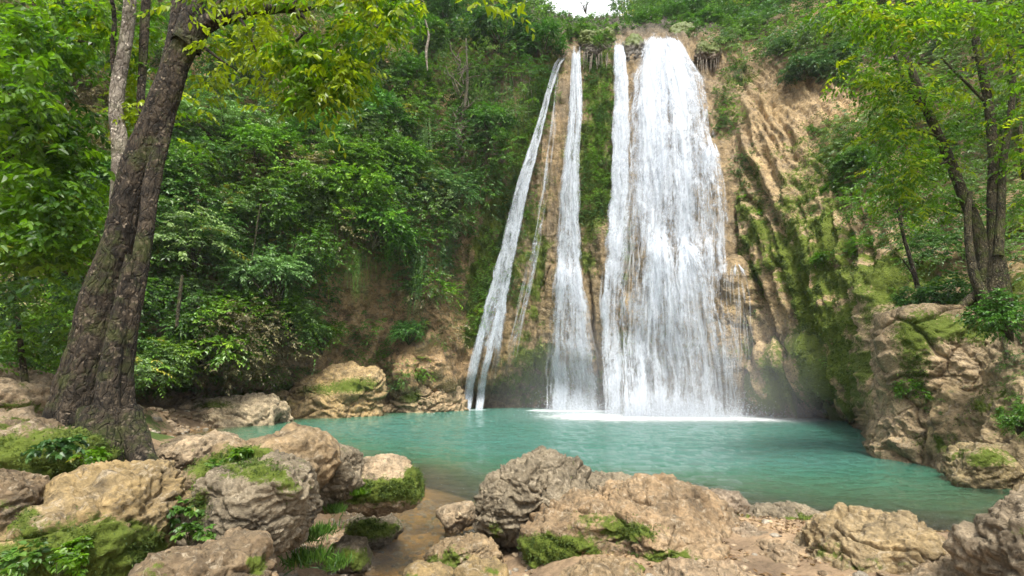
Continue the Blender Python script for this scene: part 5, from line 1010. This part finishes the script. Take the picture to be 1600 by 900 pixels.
sub_('stem', *pxtube([(1434, 450, 7), (1424, 410, 6), (1412, 370, 5), (1402, 320, 5), (1392, 270, 4), (1384, 230, 3)], 19, nseg=8, sub=6), M_BARK, sp)
pxsprays([(1400, 300, 40, 30, 19, .7, 40), (1370, 330, 30, 20, 19, .6, 26), (1425, 340, 36, 24, 19, .7, 30), (1385, 250, 30, 20, 19, .5, 16)], ['lime', 'mid'], .15, 9, (.35, .7), root=sp, seed=66, near=False)
fr = link('fallen_branch', None, loc=P(1432, 440, 18.5), label='dead stick leaning beside the slim sapling', category='branch')
sub_('wood', *pxtube([(1436, 446, 4), (1424, 425, 3), (1410, 405, 2)], 18.4, nseg=6, sub=5), M_BARK, fr)

# ------------------------------------------------------------------ small plants among the near boulders
GN = 'small plants among the near boulders'
for i, (px, py, Y, key, sc1, lb, nm) in enumerate([
    (305, 800, 4.6, ('weed', 'mid', 1), 1.0, 'broad-leaved weed in the crack left of the grey rounded boulder, uppermost of two', 'weed'),
    (300, 835, 4.35, ('weed', 'mid', 2), .9, 'broad-leaved weed low in the crack above the bottom brown boulder', 'weed'),
    (345, 735, 5.5, ('weed', 'mid', 3), .9, 'leafy creeper climbing the long brown rock', 'weed'), (375, 712, 5.6, ('weed', 'lime', 4), .8, 'leafy creeper on the ridge of the long brown rock', 'weed'),
    (320, 765, 5.2, ('weed', 'lime', 5), .8, 'fine creeper between the long brown rock and the grey boulder', 'weed'),
    (110, 860, 3.85, ('weed', 'lime', 6), .7, 'small ferny plant on the moss of the big tan boulder', 'weed'), (40, 880, 3.7, ('weed', 'mid', 7), .9, 'plant at the bottom left corner in front of the big tan boulder', 'weed'),
    (90, 893, 3.6, ('weed', 'lime', 8), .8, 'low leaves along the bottom edge below the big tan boulder', 'weed'), (500, 835, 6.0, ('grass', 'mid', 1), .7, 'tall grass tuft between the grey boulder and the shallows', 'grass_tuft'),
    (525, 800, 6.6, ('grass', 'mid', 2), .6, 'grass tuft at the head of the shallows below the moss-skirted rock', 'grass_tuft'), (480, 880, 5.4, ('grass', 'mid', 3), .9, 'grass tuft at the bottom edge right of the grey boulder', 'grass_tuft'),
    (525, 885, 5.8, ('grass', 'mid', 4), .7, 'short grass tuft at the bottom edge beside the shallows', 'grass_tuft'), (470, 845, 5.6, ('grass', 'mid', 5), .8, 'shaded grass tuft tucked under the grey rounded boulder', 'grass_tuft'),
    (90, 700, 5.0, ('weed', 'deep', 9), 1.2, 'dark leaves trailing over the mossy boulder under the trunk', 'weed'), (140, 720, 5.0, ('weed', 'lime', 10), .9, 'bright leaves at the right end of the mossy boulder under the trunk', 'weed'),
    (560, 772, 6.75, ('grass', 'lime', 6), .5, 'short green tuft hanging on the moss-skirted rock', 'grass_tuft')]):
    plant(nm, lb, P(px, py, Y), key, sc1 * .82, rz=i * 1.3, group=GN)

# ------------------------------------------------------------------ spray at the foot of the falls, and the air
r = np.random.RandomState(77); V_, F_ = [], []
N = 12000; x = np.where(r.uniform(0, 1, N) < .75, r.normal(1062, 62, N), r.normal(898, 30, N)); hgt = r.exponential(.5, N); Yb = Y0(np.interp(x, [930, 1175], [647, 653])) - r.uniform(-.2, 2.2, N)
c3 = P(x, np.full(N, 640), Yb); c3[:, 2] = hgt * .8 + .05
T0, TF = ico(1); sz = r.uniform(.006, .022, N)
V_ = (c3[:, None] + T0[None] * sz[:, None, None]).reshape(-1, 3); F_ = (TF[None] + (np.arange(N) * len(T0))[:, None, None]).reshape(-1, 3)
link('spray', mkmesh('spray', V_, F_, attrs={'dens': np.full(len(V_), .8)}), M_STR, kind='stuff', label='white droplets thrown up where the falls hit the pool', category='spray')
n = NT('mist_air'); tc = n.n('TexCoord').outputs['Generated']
g = n.n('VectorMath', {0: tc, 1: (.46, .3, .0)}, operation='SUBTRACT').outputs[0]; g = n.n('VectorMath', {0: g, 1: (1.0, 1.0, .55)}, operation='MULTIPLY').outputs[0]
ln_ = n.n('VectorMath', {0: g}, operation='LENGTH').outputs['Value']
dn = n.math('MULTIPLY', n.ramp(ln_, [(0.0, 1.0), (0.48, 0.0)]), n.ramp(n.noise(tc, 4, 3, .6), [(.3, .4), (.7, 1.0)]))
vol = n.n('VolumePrincipled', {'Color': (.93, .96, 1, 1), 'Density': n.math('MULTIPLY', dn, 0.08)}); n.t.links.new(vol.outputs[0], n.out.inputs['Volume'])
def boxmesh(name, lo, hi):
    x0, y0, z0 = lo; x1, y1, z1 = hi
    return mkmesh(name, [(x0, y0, z0), (x1, y0, z0), (x1, y1, z0), (x0, y1, z0), (x0, y0, z1), (x1, y0, z1), (x1, y1, z1), (x0, y1, z1)], [(0, 3, 2, 1), (4, 5, 6, 7), (0, 1, 5, 4), (1, 2, 6, 5), (2, 3, 7, 6), (3, 0, 4, 7)], smooth=False)
MIST = True
if MIST: link('mist', boxmesh('mist', (-2, 26.0, 0.06), (22, 38, 9)), n.m, kind='stuff', label='fine white mist hanging at the foot of the widest fall', category='mist')
HAZE = 0.00025
if HAZE > 0:
    n = NT('haze_air'); vol = n.n('VolumePrincipled', {'Color': (.86, .93, 1.0, 1), 'Density': HAZE}); n.t.links.new(vol.outputs[0], n.out.inputs['Volume'])
    link('haze', boxmesh('haze', (-720, -720, -5), (720, 920, 90)), n.m, kind='stuff', label='thin humid air over the whole gorge', category='haze')
